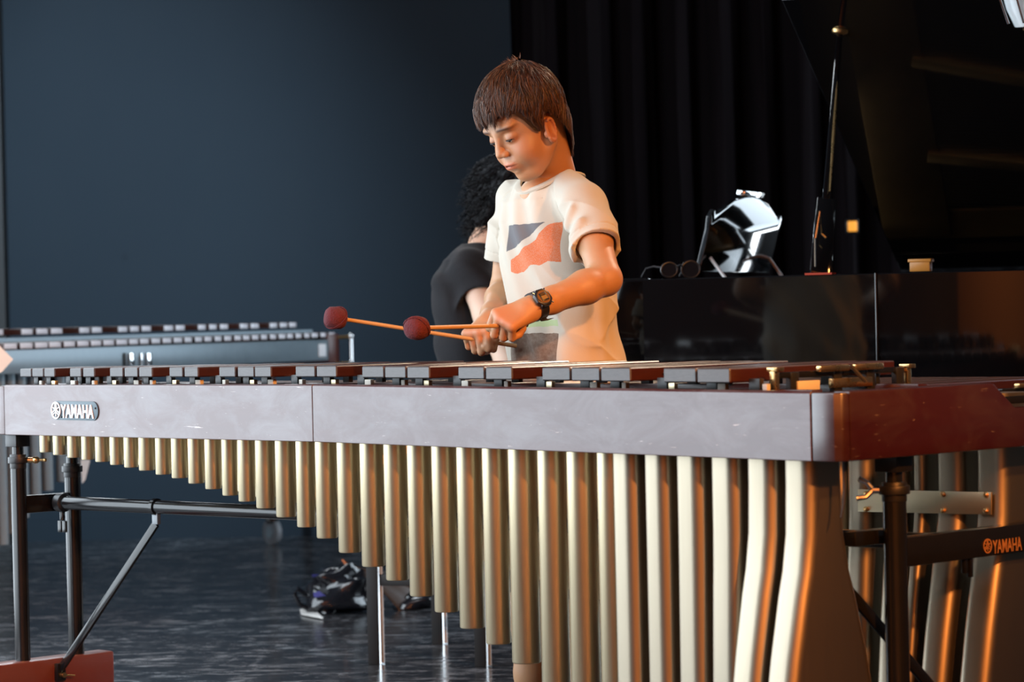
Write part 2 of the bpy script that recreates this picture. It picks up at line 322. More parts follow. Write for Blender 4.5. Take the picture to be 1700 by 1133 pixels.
# black stage curtain with folds
def curtain(y, x0, x1, name, label):
    n = 300; xs = np.linspace(x0, x1, n); r = np.random.RandomState(3); rows = []
    ph = np.cumsum(0.25 + 0.5 * r.rand(n) ** 2) * 0.62
    off = 0.055 * np.sin(ph) + 0.03 * np.sin(ph * 0.37 + 1) + 0.02 * np.sin(xs * 3)
    for k, zz in enumerate(np.linspace(0.02, HC - 0.02, 14)):
        sw = 1.0 + 0.25 * math.sin(zz * 1.3)
        rows.append([(xs[i] + 0.015 * math.sin(zz * 2 + i), y + off[i] * sw, zz) for i in range(n)])
    for k in range(13, -1, -1): rows.append([(p[0], p[1] + 0.012, p[2]) for p in rows[k]])
    v = [p for r_ in rows for p in r_]; f = []
    for k in range(len(rows)):
        k2 = (k + 1) % len(rows)
        for i in range(n - 1): f.append((k * n + i, k * n + i + 1, k2 * n + i + 1, k2 * n + i))
    mb = MB(); mb.add(v, f); o = mb.build(name, 'curtain', smooth=True, angle=80)
    recenter(o); return tag(o, label, 'curtain')
curtain(11.9, pix(858, 300, 11.9).x, 2.12, 'stage_curtain', 'black stage curtain hanging in soft folds behind the boy and the piano')

# ================================================================== front marimba
ZR = 4.70; ZL = ZR * 113.3 / 80.7
PR = pix(1345.5, 653.5, ZR); PL = pix(6, 641.7, ZL)
HT = (PR.z + PL.z) / 2; HB = (pix(1345.5, 766.6, ZR).z + pix(6, 722.4, ZL).z) / 2
O = Vector((PR.x, PR.y, 0)); U = (Vector((PL.x, PL.y, 0)) - O); LEN = U.length; U.normalize(); N = Vector((U.y, -U.x, 0))
if N.y < 0: N = -N
ANG = math.radians(43.5); E = Vector((math.sin(ANG), math.cos(ANG), 0)); C = Vector((-E.y, E.x, 0))
def P(s, n, h): return O + U * s + N * n + Z * h
def s_at(px, n=0.0, py=650):
    p = on_plane(px, py, O + N * n, N); return (p - O).dot(U), p
def rail_drop(s):      # the two rail halves meet slightly proud at the joint
    sj = s_at(518)[0]; return 0.006 * (s / sj if s < sj else (LEN - s) / max(LEN - sj, 1e-3)) if 0 < s < LEN else 0.0
mar = empty('marimba', P(LEN / 2, 0.35, 0), 'long marimba with dark red wooden rails and a row of gold resonators', 'marimba')
SJ = s_at(518)[0]
def railseg(s0, s1, name='front_rail'):
    rings = []
    for s in (s0, s1):
        z = rail_drop(s)
        rings.append([P(s, 0.0, HB + z), P(s, 0.0, HT - 0.0005 + z), P(s, 0.004, HT + 0.003 + z), P(s, 0.024, HT + 0.003 + z), P(s, 0.026, HB + z)])
    return MB().loft(rings).build(name, 'rail_wood', mar, bevel=0.0012, smooth=False)
railseg(0.0012, SJ - 0.0008); railseg(SJ + 0.0008, LEN - 0.001)
# rounded right corner block and the end piece running back along E
SE = -0.006
cor = [P(-0.001, 0, 0), P(-0.030, 0.0, 0), P(-0.046, 0.004, 0), P(-0.056, 0.013, 0), P(-0.060, 0.026, 0)]
pc = P(-0.060, 0.026, 0)
inner = [pc + C * 0.05 + E * 0.004, P(-0.001, 0.03, 0)]
MB().prism([p + Z * HB for p in cor + inner], Z * (HT - HB + 0.001)).build('corner_block', 'end_wood', mar, bevel=0.003)
# end piece with a slanted step down to the natural side
q1 = on_plane(1649, 640, pc, C); q2 = on_plane(1686, 677, pc, C); t1 = (q1 - pc).dot(E); t2 = (q2 - pc).dot(E); h2 = q2.z; TE = 1.02
prof = [(0, HB), (0, HT + 0.003), (t1, HT + 0.003), (t2, h2), (TE, h2), (TE, HB)]
MB().prism([pc + E * (a + 0.001) + Z * h for a, h in prof], C * 0.034).build('end_rail', 'end_wood', mar, bevel=0.004)
# left end block (treble end) and left end rail
pl = P(LEN, 0, 0)
MB().prism([p + Z * HB for p in (P(LEN + 0.001, 0, 0), P(LEN + 0.05, 0.004, 0), P(LEN + 0.062, 0.02, 0), P(LEN + 0.062, 0.05, 0), P(LEN + 0.001, 0.03, 0))], Z * (HT - HB)).build('corner_block', 'rail_wood', mar, bevel=0.003)
MB().prism([p + Z * HB for p in (P(LEN + 0.058, 0.03, 0), P(LEN + 0.058, 0.03, 0) + E * 0.42, P(LEN + 0.024, 0.03, 0) + E * 0.42, P(LEN + 0.024, 0.03, 0))], Z * (HT - HB)).build('end_rail', 'end_wood', mar, bevel=0.003)
# back rail (player's side)
BR0 = pc + E * 1.0 + C * 0.04; BR1 = P(LEN + 0.03, 0.03, 0) + E * 0.41
bd = (BR1 - BR0).normalized(); bn = Vector((-bd.y, bd.x, 0)); bn = bn if bn.dot(E) > 0 else -bn
MB().prism([BR0 + Z * (HB + .01), BR1 + Z * (HB + .01), BR1 + bn * 0.024 + Z * (HB + .01), BR0 + bn * 0.024 + Z * (HB + .01)], Z * 0.075).build('back_rail', 'rail_wood', mar, bevel=0.002)
# accidental bars, from measured end faces
ACC = [(32.9, 52.1), (52.9, 72.1), (72.9, 91), (115.6, 135), (137.3, 157), (181.8, 204.3), (206.1, 228.9), (230.3, 252.9), (280.6, 303.5), (305.6, 329.1),
       (363.2, 390.9), (394, 422), (422.5, 450.4), (490, 523.2), (525, 558.9), (600.5, 637.4), (638.4, 674), (675.3, 713.2), (760, 804), (805.7, 850.2),
       (899.3, 946.7), (948, 995.8), (997, 1046.8), (1100.8, 1155.7), (1156.8, 1211.7)]
HBAR = (pix(33, 612.4, ZL).z + 0.828) / 2
def bar(pf, width, length, thick, htop, name='bar'):
    """pf: middle of the near end (plan); runs along E"""
    arch = thick * 0.42; prof = [(0, htop - 0.002), (0.002, htop), (length - 0.002, htop), (length, htop - 0.002), (length, htop - thick + .002), (length - .002, htop - thick)]
    for k in range(9):
        u = 0.78 - 0.56 * k / 8; prof.append((length * u, htop - thick + arch * math.sin(math.pi * k / 8)))
    prof += [(0.002, htop - thick), (0, htop - thick + .002)]
    mb = MB(); a = Vector((pf.x, pf.y, 0)); b = 0.0022
    ring = lambda off, ins: [a + C * off + E * (min(max(t, ins), length - ins)) + Z * (h - (ins if h > htop - .004 else 0) + (ins if h < htop - thick + .004 else 0)) for t, h in prof]
    mb.loft([ring(-width / 2, b), ring(-width / 2 + b, 0), ring(width / 2 - b, 0), ring(width / 2, b)])
    mb.mi = []
    for f in mb.f:
        c = sum((Vector(mb.v[i]) for i in f), Vector()) / len(f); t = (c - a).dot(E)
        ext = max(abs((Vector(mb.v[i]) - c).dot(E)) for i in f)
        mb.mi.append(1 if (ext < 0.0015 and (t < 0.003 or t > length - 0.003)) else 0)
    return mb.build(name, ['bar', 'bar_end'], mar, smooth=False)
BARS = []
far = on_plane(1550, 612, on_plane(1211.7, 625, O + N * 0.03, N), C)
for i, (xl, xr) in enumerate(ACC):
    f = i / (len(ACC) - 1); xc = (xl + xr) / 2
    s, pcen = s_at(xc, 0.03, 625)
    pl_ = on_plane(xl, 620, pcen, E); pr_ = on_plane(xr, 620, pcen, E); w = abs((pr_ - pl_).dot(C))
    th = 0.0187 + 0.006 * f; L_ = 0.175 + (0.46 - 0.175) * f ** 0.85
    BARS.append((pcen, w, L_, th, s))
    bar(pcen, w, L_, th, HBAR + rail_drop(s), 'accidental_bar')
# natural bars behind, one step lower
NAT = 36; HN = HT - 0.004
s_hi = BARS[0][4] + 0.055; s_lo = BARS[-1][4] - 0.085
ratio = (0.046 / 0.082); ws = [0.082 * ratio ** (k / (NAT - 1)) for k in range(NAT)]; tot = sum(ws); acc = 0
for k in range(NAT):
    f = 1 - k / (NAT - 1); wv = ws[k] * (s_hi - s_lo) / tot; sc_ = s_lo + acc + wv / 2; acc += wv
    acl = 0.175 + (0.46 - 0.175) * f ** 0.85; L_ = 0.19 + (0.475 - 0.19) * f ** 0.85
    b = P(sc_, 0.03, 0) + E * (acl + 0.012)
    bar(b, wv * 0.90, L_, 0.020 + 0.005 * f, HN, 'natural_bar')
# support rails, posts with felts and the bar cord
def lerp(a, b, t): return a + (b - a) * t
def frac_pt(f, u):   # point at fraction u of accidental bar length at fraction f along the keyboard (0 treble .. 1 bass)
    i = min(int(f * 24), 23); t = f * 24 - i; a = BARS[i]; b = BARS[i + 1]
    return (a[0] + E * a[2] * u) * (1 - t) + (b[0] + E * b[2] * u) * t
for u in (0.2, 0.8):
    pts = [frac_pt(k / 12, u) for k in range(13)]
    pts = [pts[0] + U * 0.06] + pts + [pts[-1] - U * 0.16 + E * (0.02 if u > .5 else 0.0)]
    hh = HT + 0.001
    MB().loft([[Vector((p.x, p.y, 0)) + E * e + Z * h for e, h in ((-0.014, hh - 0.03), (-0.014, hh), (0.014, hh), (0.014, hh - 0.03))] for p in pts]).build('bar_support', 'end_wood', mar, bevel=0.001)
gaps = [(BARS[0][4] + 0.035, 0.0)]
for i in range(len(BARS)):
    sm = BARS[i][4] - 0.5 * (BARS[i][4] - BARS[i + 1][4]) if i < 24 else BARS[i][4] - 0.06
    u = 0.10
    for u in (0.10, 0.8):
        p = BARS[i][0] + E * BARS[i][2] * u + U * (sm - BARS[i][4]); p.z = 0
        z0 = HT - 0.001 + rail_drop(sm)
        ob = MB().box(p + Z * (z0 + 0.010), (U, E, Z), (0.0085 + 0.004 * i / 24, 0.006, 0.011)).build('bar_post', 'black_plastic', mar, bevel=0.001)
        if u < 0.5:
            MB().box(p - U * (0.017 + 0.006 * i / 24) + Z * (z0 + 0.006), (U, E, Z), (0.0055 + .002 * (i % 3), 0.005, 0.006)).build('felt_pad', ['felt_pale', 'gold'][i % 3 == 1], ob, bevel=0.001)
for u in (0.2, 0.8):
    MB().tube([frac_pt(k / 48, u) * 1.0 + Z * (HBAR - 0.011 - frac_pt(k / 48, u).z) for k in range(49)], 0.0016, 5).build('bar_cord', 'cord', mar)
# bass end: brass-topped bracket posts, rod between them, hanging cord
b1 = on_plane(1286, 640, O + N * 0.10, N); b1 = Vector((b1.x, b1.y, 0)); b2 = on_plane(1505, 620, b1, C); b2 = Vector((b2.x, b2.y, 0))
for b_, zt in ((b1, pix(1286, 614, b1.y).z), (b2, pix(1505, 608, b2.y).z)):
    ob = MB().box(b_ + Z * ((HT + zt) / 2 - 0.006), (C, E, Z), (0.006, 0.006, (zt - HT) / 2 + 0.006)).build('bracket_post', 'brass', mar, bevel=0.001)
    MB().box(b_ + Z * zt + E * 0.003, (C, E, Z), (0.011, 0.010, 0.0035)).build('bracket_cap', 'brass', ob, bevel=0.001)
zr_ = pix(1286, 616, b1.y).z - 0.004
MB().box((b1 + b2) / 2 + Z * (zr_ - 0.004), (E, C, Z), ((b2 - b1).length / 2, 0.004, 0.005)).build('end_bracket_bar', 'black_metal', mar, bevel=0.001)
for k, f in enumerate((0.13, 0.45, 0.70, 0.93)):
    MB().box(b1.lerp(b2, f) + Z * ((HT + zr_) / 2 - 0.004), (E, C, Z), (0.011, 0.006, (zr_ - HT) / 2 + 0.004)).build('bracket_block', 'black_plastic', mar, bevel=0.001)
for f0, f1 in ((0.28, 0.50), (0.54, 0.76)):
    MB().box(b1.lerp(b2, (f0 + f1) / 2) - C * 0.012 + Z * (zr_ + 0.004), (E, C, Z), ((b2 - b1).length * (f1 - f0) / 2, 0.006, 0.0055)).build('cord_hook', 'brass', mar, bevel=0.003)
MB().box(b1.lerp(b2, 0.22) + C * -0.004 + Z * (HT + 0.006), (E, C, Z), (0.03, 0.005, 0.008)).build('felt_pad', 'felt_pale', mar, bevel=0.001)
MB().box(b1.lerp(b2, 0.55) + C * -0.004 + Z * (HT + 0.007), (E, C, Z), (0.055, 0.006, 0.008)).build('bracket_plate', 'brass', mar, bevel=0.001)
cpts = [b1.lerp(b2, 0.53) - C * 0.016 + Z * zr_, b1.lerp(b2, 0.56) - C * 0.03 + Z * (zr_ - 0.02), pc + E * 0.02 - C * 0.004 + Z * (HT + 0.007), pc + E * 0.008 - C * 0.010 + Z * (HT - 0.01), pc + E * 0.008 - C * 0.010 + Z * (HB + 0.02)]
MB().tube([b1.lerp(b2, 0.52) - C * 0.012 + Z * (zr_ + 0.008), b1.lerp(b2, 0.545) - C * 0.022 + Z * (zr_ - 0.008), b1.lerp(b2, 0.57) - C * 0.03 + Z * (HT + 0.008)], 0.0035, 6).build('bar_cord', 'cord', mar)
hc0 = on_plane(1402, 768, pc + C * 0.04, C)
MB().tube([hc0 + Z * 0.03, hc0, hc0 - Z * 0.045 - E * 0.001, hc0 - Z * 0.07 - E * 0.005, hc0 - Z * 0.088 - E * 0.012], [0.004, 0.004, 0.003, 0.0025, 0.0015], 6).build('hanging_cord', 'cord', mar)
# natural keyboard rail and posts showing in the step of the end piece
for hh, hw in ((h2 + 0.012, 0.006), (h2 + 0.030, 0.002)):
    MB().box(pc + E * (t2 + 0.22) + C * 0.02 + Z * hh, (E, C, Z), (0.24, 0.008, hw)).build('end_bracket_bar', 'black_metal', mar, bevel=0.001)
MB().box(pc + E * (t2 + 0.16) + C * 0.01 + Z * (h2 + 0.036), (E, C, Z), (0.14, 0.006, 0.004)).build('cord_hook', 'brass', mar, bevel=0.002)
# --- resonators, front bank
TL = [65.3, 87.5, 111.2, 134.5, 157.4, 181.8, 205, 229.4, 257, 283.4, 311, 338.8, 367, 393.6, 422.8, 455.6, 489.9, 522, 558, 596, 635.6, 674.6, 715, 756.5, 799, 842, 890.8, 939.2, 989.6, 1037.5]
TBOT = [751.7, 756, 760.5, 764, 767.6, 772.5, 777, 782, 788.7, 794.7, 803.6, 813, 823.7, 833.6, 845, 859.8, 876.4, 895, 919, 942.3, 965.2, 991.6, 1018.2, 1045.2, 1071.5, 1104, 1140, 1176, 1212]
RN = 0.034
def ring_pts(c, r, h, seg=28): return [Vector((c.x + r * math.cos(2 * math.pi * i / seg), c.y + r * math.sin(2 * math.pi * i / seg), h)) for i in range(seg)]
for i in range(len(TBOT)):
    l, r_ = TL[i] + 0.4, TL[i + 1] - 0.5; xc = (l + r_) / 2
    pa = s_at(l, RN + 0.018, 740)[1]; c = s_at(xc, RN + 0.018, 740)[1]
    rad = (r_ - l) / 2 * c.y / FPX
    c = s_at(xc, 0.030 + rad, 740)[1]; rad = (r_ - l) / 2 * c.y / FPX
    c.z = 0; hb = max(pix(xc, TBOT[i], c.y - rad).z, 0.2); ht = HT - 0.02
    ob = MB().loft([ring_pts(c, rad * 0.93, hb), ring_pts(c, rad, hb + 0.002), ring_pts(c, rad, ht), ring_pts(c, rad * 0.93, ht)]).build('resonator_tube', 'gold', mar, angle=50)
def rrect(c, ud, nd, s0, s1, n0, n1, rad, h, k=6):
    pts = []
    for (sx, nx, a0) in ((s1, n0, -90), (s1, n1, 0), (s0, n1, 90), (s0, n0, 180)):
        cs = sx - rad if sx == s1 else sx + rad; cn = nx + rad if nx == n0 else nx - rad
        for j in range(k + 1):
            a = math.radians(a0 + 90 * j / k); pts.append(c + ud * (cs + rad * math.cos(a)) + nd * (cn + rad * math.sin(a)) + Z * h)
    return pts
def box_resonator(s_c, w, n0, depth, flare, name='resonator_box', org=None, ud=None, nd=None, zt=None):
    """rounded box, its lower half swelling to the front and the back"""
    org = O if org is None else org; ud = ud or U; nd = nd or N; rings = []; zt = zt or HT - 0.02
    for h, f in ((zt, 0), (0.64, 0.0), (0.56, 0.03), (0.50, 0.14), (0.46, 0.26), (0.36, 0.50), (0.22, 0.78), (0.16, 0.85), (0.155, 0.85)):
        ins = 0.004 if h == 0.155 else 0
        rings.append(rrect(org + ud * s_c, ud, nd, -w / 2 + ins, w / 2 - ins, n0 - flare * f + ins, n0 + depth + flare * 1.25 * f - ins, min(0.021, w * 0.42), h))
    return MB().loft(rings).build(name, 'gold_dimmed', mar, angle=40)
BL = [1018, 1070.5, 1123.5, 1181, 1241, 1302.6, 1365]
for i in range(6):
    fl = [0.0, 0.0, 0.004, 0.012, 0.075, 0.085][i]; n0 = 0.028
    sl = s_at(BL[i], n0 + 0.012, 780)[0]; sr = s_at(BL[i + 1] - (1 if i < 5 else 0), n0 + 0.03, 780)[0]
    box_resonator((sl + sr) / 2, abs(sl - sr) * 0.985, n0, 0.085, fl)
# rear bank of box resonators, seen under the bass end
TB = 0.53; ob_ = P(0, 0.03, 0) + E * TB
RB = [(1400, 1452), (1462, 1512), (1514, 1544), (1549, 1606), (1615, 1679)]
U2 = -C
for i, (xl, xr) in enumerate(RB):
    pl_ = on_plane(xl, 800, ob_, E); pr_ = on_plane(xr, 800, ob_ + E * 0.02, E); sl = (pl_ - ob_).dot(C); sr = (pr_ - ob_).dot(C)
    box_resonator((sl + sr) / 2, abs(sl - sr) * 0.97, 0.0, 0.10, [0.03, 0.05, 0.075, 0.095, 0.10][i], org=ob_ - Z * 0, ud=C, nd=E)
s0_ = (on_plane(1400, 800, ob_, E) - ob_).dot(C); k = 0; sx = s0_; hbn = 0.16
while sx < LEN - 0.15:
    f = (sx - s0_) / (LEN - s0_); wv = 0.078 - 0.032 * f; cc = ob_ + C * (sx + wv / 2) - E * (0.30 * f) ; cc += E * 0.03
    hb = 0.2 + 0.48 * min(1, f * 1.05) ** 0.75
    MB().loft([ring_pts(cc, wv * 0.46, hb, 18), ring_pts(cc, wv * 0.46, HB + 0.03, 18)]).build('resonator_tube', 'gold', mar, angle=50); sx += wv
# gold mounting strip with screws on the rear bank
sp = ob_ - E * 0.012
c0 = on_plane(1424, 813, sp, E); c1 = on_plane(1645, 818, sp, E); c2 = on_plane(1645, 855, sp, E); c3 = on_plane(1424, 850, sp, E)
strip = MB().prism([c0, c1, c2, c3], E * 0.004).build('mounting_strip', 'gold', mar, bevel=0.0005)
for px, py in ((1437, 820), (1437, 846), (1565, 821), (1565, 848), (1636, 822), (1636, 849)):
    p = on_plane(px, py, sp - E * 0.002, E); MB().lathe(p + E * 0.003, -E, [(0, 0.005), (0.004, 0.005), (0.006, 0.002)], 10).build('screw', 'brass', strip)
# --- legs, beams and feet
def leg(pxt, base, hfoot, htop, rad, wing=0):
    g = Vector((base.x, base.y, 0)); hj = htop - 0.075
    l = MB().cyl(g + Z * hfoot, g + Z * hj, rad, seg=22).build('leg', 'black_metal', mar)
    MB().cyl(g + Z * (hj - 0.002), g + Z * (hj + 0.030), rad * 1.06, seg=22).cyl(g + Z * (hj + 0.010), g + Z * (hj + 0.024), rad * 1.32, seg=22).build('collar', 'black_plastic', l, bevel=0.001)
    MB().cyl(g + Z * (hj + 0.02), g + Z * htop, rad * 0.72, seg=18).build('inner_tube', 'black_metal', l)
    MB().box(g + Z * (htop - 0.012), (C, E, Z), (rad * 1.15, rad * 1.15, 0.016)).build('top_block', 'black_plastic', l, bevel=0.002)
    if wing:
        d = (RT * wing).normalized(); b = g + Z * (hj + 0.017) + d * rad * 1.25
        if wing > 0:
            w = MB().cyl(b, b + d * 0.012, 0.006, seg=10).ball(b + d * 0.018, (0.010, 0.008, 0.008)).cyl(b + d * 0.02, b + d * 0.038, 0.003, seg=8).ball(b + d * 0.039, 0.0045)
            w.build('wing_bolt', 'brass', l)
        else:
            w = MB().cyl(b, b + d * 0.012, 0.006, seg=10)
            w.tube([b + d * 0.01, b + d * 0.02 + Z * 0.012, b + d * 0.034 + Z * 0.018], [0.005, 0.004, 0.005], 8).tube([b + d * 0.01, b + d * 0.022 - Z * 0.012, b + d * 0.038 - Z * 0.014], [0.005, 0.004, 0.005], 8)
            w.build('wing_bolt', 'chrome', l)
    return l, g
zl1 = ZL + 0.02
g1 = pix(38, 1097, zl1); FT = g1.z
lf, G1 = leg(38, g1, FT - 0.004, HB, 0.0172, wing=1)
g2 = G1 + E * 0.0
q = on_plane(127, 1083, G1, C); G2v = Vector((q.x, q.y, 0))
if (G2v - G1).length > 0.5: G2v = G1 + E * 0.2
lr, G2 = leg(127, G2v, FT - 0.004, HB - 0.028, 0.0180)
# left foot board on castors
f0 = on_plane(190, 1082, G1 - C * 0.028, C); f0 = Vector((f0.x, f0.y, 0)); tf = (f0 - G1).dot(E)
ft = MB().box(G1 + E * (tf - 0.33) + Z * (FT - 0.05), (E, C, Z), (0.33, 0.028, 0.05)).build('foot_board', 'foot_wood', mar, bevel=0.006)
def castor(p, parent, r=0.027):
    a = MB().box(p + Z * (r * 1.7), (E, C, Z), (0.012, 0.016, 0.012)); a.build('castor_fork', 'black_metal', parent, bevel=0.002)
    MB().lathe(p + Z * r - C * 0.01, C, [(0, r * 0.7), (0.002, r), (0.018, r), (0.02, r * 0.7)], 20).build('castor_wheel', 'rubber_grey', parent)
for e in (-0.6, -0.06): castor(G1 + E * (tf + e), ft)
# left end cross plate between the two legs
hx = pix(60, 838, G1.y).z
MB().box((G1 + G2) / 2 + Z * hx, (E, C, Z), ((G2 - G1).length / 2, 0.010, 0.020)).build('cross_plate', 'black_metal', mar, bevel=0.002)
# lengthwise beam with clamp and wing nut, running behind the resonators to the bass end
bs = on_plane(103, 835, G1 + E * 0.10 - C * 0.03, C); be_dir = -C
bq = on_plane(480, 852, bs, E); bdir = Vector((bq.x - bs.x, bq.y - bs.y, 0)).normalized(); _g3 = pix(1484, 790, ZR + 0.155); BE = bs + bdir * ((Vector((_g3.x, _g3.y, bs.z)) + C * 0.012 - bs).dot(C) / bdir.dot(C))
beam = MB().cyl(bs, BE, 0.0150, seg=22).build('long_beam', 'black_metal', mar)
MB().lathe(bs - bdir * 0.012, bdir, [(0, 0.014), (0.002, 0.021), (0.022, 0.021), (0.026, 0.015)], 20).build('beam_clamp', 'black_plastic', beam)
wp = bs + bdir * 0.0 - Z * 0.02
MB().cyl(wp, wp - Z * 0.02, 0.006, seg=8).box(wp - Z * 0.034 - bdir * 0.008, (bdir, E, Z), (0.006, 0.003, 0.013)).box(wp - Z * 0.034 + bdir * 0.008, (bdir, E, Z), (0.006, 0.003, 0.013)).build('wing_nut', 'black_metal', beam, bevel=0.001)
ck = on_plane(259, 843, bs, E); ck = bs + bdir * (ck - bs).dot(bdir)
MB().lathe(ck - bdir * 0.006, bdir, [(0, 0.0155), (0.001, 0.0185), (0.011, 0.0185), (0.012, 0.0155)], 20).build('beam_collar', 'black_metal', beam)
jt = ck - Z * 0.036
MB().box(jt + Z * 0.010, (bdir, E, Z), (0.009, 0.005, 0.012)).build('brace_bracket', 'rubber_grey', beam, bevel=0.001)
bb = on_plane(101, 1112, G1 - C * 0.036, C)
br = MB().loft([[p + a * E * 0.004 + b * 0.009 * (jt - bb).normalized().cross(E).normalized() for a, b in ((-1, -1), (1, -1), (1, 1), (-1, 1))] for p in (jt, bb)]).build('brace', 'black_metal', mar, bevel=0.002)
MB().box(bb - Z * 0.006 + C * 0.004, (E, C, Z), (0.012, 0.007, 0.020)).build('brace_foot', 'black_metal', br, bevel=0.001)
MB().cyl(bb - Z * 0.012 - C * 0.002, bb - Z * 0.012 - C * 0.014, 0.006, seg=10).cyl(bb - Z * 0.012 - C * 0.01, bb - Z * 0.016 - C * 0.012 + E * 0.03, 0.002, seg=6).build('brace_bolt', 'brass', br)
# bass end legs, cross bar with nameplate lettering, brace
g3 = pix(1484, 790, ZR + 0.155)
lb, G3 = leg(1484, g3, 0.12, HB, 0.0196, wing=-1)
g4 = G3 + E * 0.62
lb2, G4 = leg(0, g4, 0.12, HB, 0.0196)
xa = on_plane(1508, 893, G3 - C * 0.014, C); xb = on_plane(1508, 942, G3 - C * 0.014, C); hm = (xa.z + xb.z) / 2; hh = (xa.z - xb.z) / 2
xbar = MB().box((G3 + G4) / 2 + Z * hm, (E, C, Z), (0.31, 0.014, hh)).build('cross_bar', 'black_metal', mar, bevel=0.002)
fp = G3 - C * 0.0145
ta = on_plane(1648, 920, fp, C); tb = on_plane(1696, 913, fp, C)
text_mesh('YAMAHA', ta - C * 0.0002, E, Z, 0.023, (tb - ta).length, 0.0008, 'lettering', 'logo_gold', xbar, 0.012)
def fork_logo(cen, xd, zd, r, parent, mat, depth=0.0012):
    nd = xd.cross(zd); mb = MB(); n = 28
    for i in range(n):       # outer ring
        a0, a1 = 2 * math.pi * i / n, 2 * math.pi * (i + 1) / n; q = lambda a, rr: cen + xd * (rr * math.cos(a)) + zd * (rr * math.sin(a))
        mb.prism([q(a0, r), q(a1, r), q(a1, r * 0.84), q(a0, r * 0.84)], nd * depth)
    for k in range(3):       # three crossed tuning forks
        a = math.pi / 2 + k * 2 * math.pi / 3; d = xd * math.cos(a) + zd * math.sin(a); e = nd.cross(d)
        mb.box(cen - d * r * 0.30 + nd * depth / 2, (d, e, nd), (r * 0.42, r * 0.055, depth / 2))
        for sgn in (-1, 1): mb.box(cen + d * r * 0.44 + e * sgn * r * 0.13 + nd * depth / 2, (d, e, nd), (r * 0.36, r * 0.055, depth / 2))
        mb.box(cen + d * r * 0.10 + nd * depth / 2, (d, e, nd), (r * 0.06, r * 0.17, depth / 2))
    return mb.build('tuning_fork_emblem', mat, parent, smooth=False)
lg = on_plane(1639, 907, fp, C); fork_logo(lg - C * 0.0002, E, Z, 0.0125, xbar, 'logo_gold')
MB().box(G3 + E * 0.19 + Z * (hm - hh - 0.012) - C * 0.004, (E, C, Z), (0.004, 0.004, 0.013)).box(G3 + E * 0.203 + Z * (hm - hh - 0.016) - C * 0.006, (E, C, Z), (0.004, 0.004, 0.016)).build('wing_nut', 'black_metal', xbar, bevel=0.001)
MB().box(G3 + E * 0.28 + Z * 0.10, (E, C, Z), (0.46, 0.03, 0.045)).build('foot_board', 'foot_wood', mar, bevel=0.006)
s3 = on_plane(1440, 1018, G3 + C * 0.05, C); s4 = on_plane(1545, 1140, G3 + C * 0.05, C)
MB().loft([[p + a * C * 0.004 + b * 0.010 * (s3 - s4).normalized().cross(C).normalized() for a, b in ((-1, -1), (1, -1), (1, 1), (-1, 1))] for p in (s3 + (s3 - s4) * 0.5, s4 + (s4 - s3) * 0.6)]).build('brace', 'black_metal', mar, bevel=0.002)
w3 = on_plane(1428, 882, G3 + C * 0.04, C)
MB().box(G3 + C * 0.04 - E * 0.02 + Z * (w3.z - 0.012), (E, C, Z), (0.05, 0.012, 0.012)).build('beam_end', 'black_metal', mar, bevel=0.002)
# maker's plate on the front rail
def FR(px, py): return on_plane(px, py, O - N * 0.0004, N)
a = FR(87, 667); b = FR(164, 667); c = FR(87, 698); xd = -U; hgt = (a - c).dot(Z); wid = (b - a).dot(xd); r = hgt / 2; cen = (FR(125, 682.3)); poly = []
for i in range(13): an = math.radians(-90 + 180 * i / 12); poly.append(cen + xd * (wid / 2 - r + r * math.cos(an)) + Z * r * math.sin(an))
for i in range(13): an = math.radians(90 + 180 * i / 12); poly.append(cen + xd * (-wid / 2 + r + r * math.cos(an)) + Z * r * math.sin(an))
plate = MB().prism([p + N * 0.001 for p in poly], -N * 0.003).build('maker_plate', 'plate_blue', mar, bevel=0.0005)
fork_logo(cen + xd * (-wid / 2 + r * 1.02) - N * 0.003, xd, Z, r * 0.92, plate, 'plate_white', 0.002)
tx0 = FR(103.5, 694); tx1 = FR(158, 694)
text_mesh('YAMAHA', FR(103.5, 694) - N * 0.002, xd, Z, hgt * 0.72, (tx1 - tx0).dot(xd), 0.0022, 'lettering', 'plate_white', plate, 0.02)
for px, py in ((104, 692.5), (160, 678)):
    MB().lathe(FR(px, py) - N * 0.001, -N, [(0, 0.0022), (0.003, 0.0022), (0.004, 0.001)], 8).build('screw', 'black_metal', plate)
Y_A = Vector((0, 1, 0)); t = NT('amber_glow'); t.p(color=(0.5, 0.2, 0.03), emit=(1.0, 0.40, 0.04), emits=0.75, rough=0.4); M['amber_glow'] = t.m
# ================================================================== second marimba behind, at the left
YL2, YR2 = 9.5, 11.0
A2 = pix(0, 581, YL2); B2 = pix(545, 565, YR2); H2T = (A2.z + B2.z) / 2; H2B = (pix(0, 621, YL2).z + pix(545, 599.6, YR2).z) / 2
D2 = Vector((B2.x - A2.x, B2.y - A2.y, 0)); D2.normalize(); N2 = Vector((-D2.y, D2.x, 0)); O2 = Vector((A2.x, A2.y, 0))   # N2: away from the viewer
def on2(px, py, n=0.0): return on_plane(px, py, O2 + N2 * n, N2)
S0, S1 = -0.55, (Vector((B2.x, B2.y, 0)) - O2).length
mar2 = empty('marimba', O2 + D2 * 0.6 + N2 * 0.3, 'blurred marimba with a pale grey rail behind at the left by the blue wall', 'marimba')
def P2(s, n, h): return O2 + D2 * s + N2 * n + Z * h
MB().box(P2((S0 + S1) / 2, 0.012, (H2T + H2B) / 2), (D2, N2, Z), ((S1 - S0) / 2, 0.012, (H2T - H2B) / 2)).build('front_rail', 'silver_rail', mar2, bevel=0.003)
r2 = (P2(S0, 0.95, 0), P2(S1, 0.5, 0))
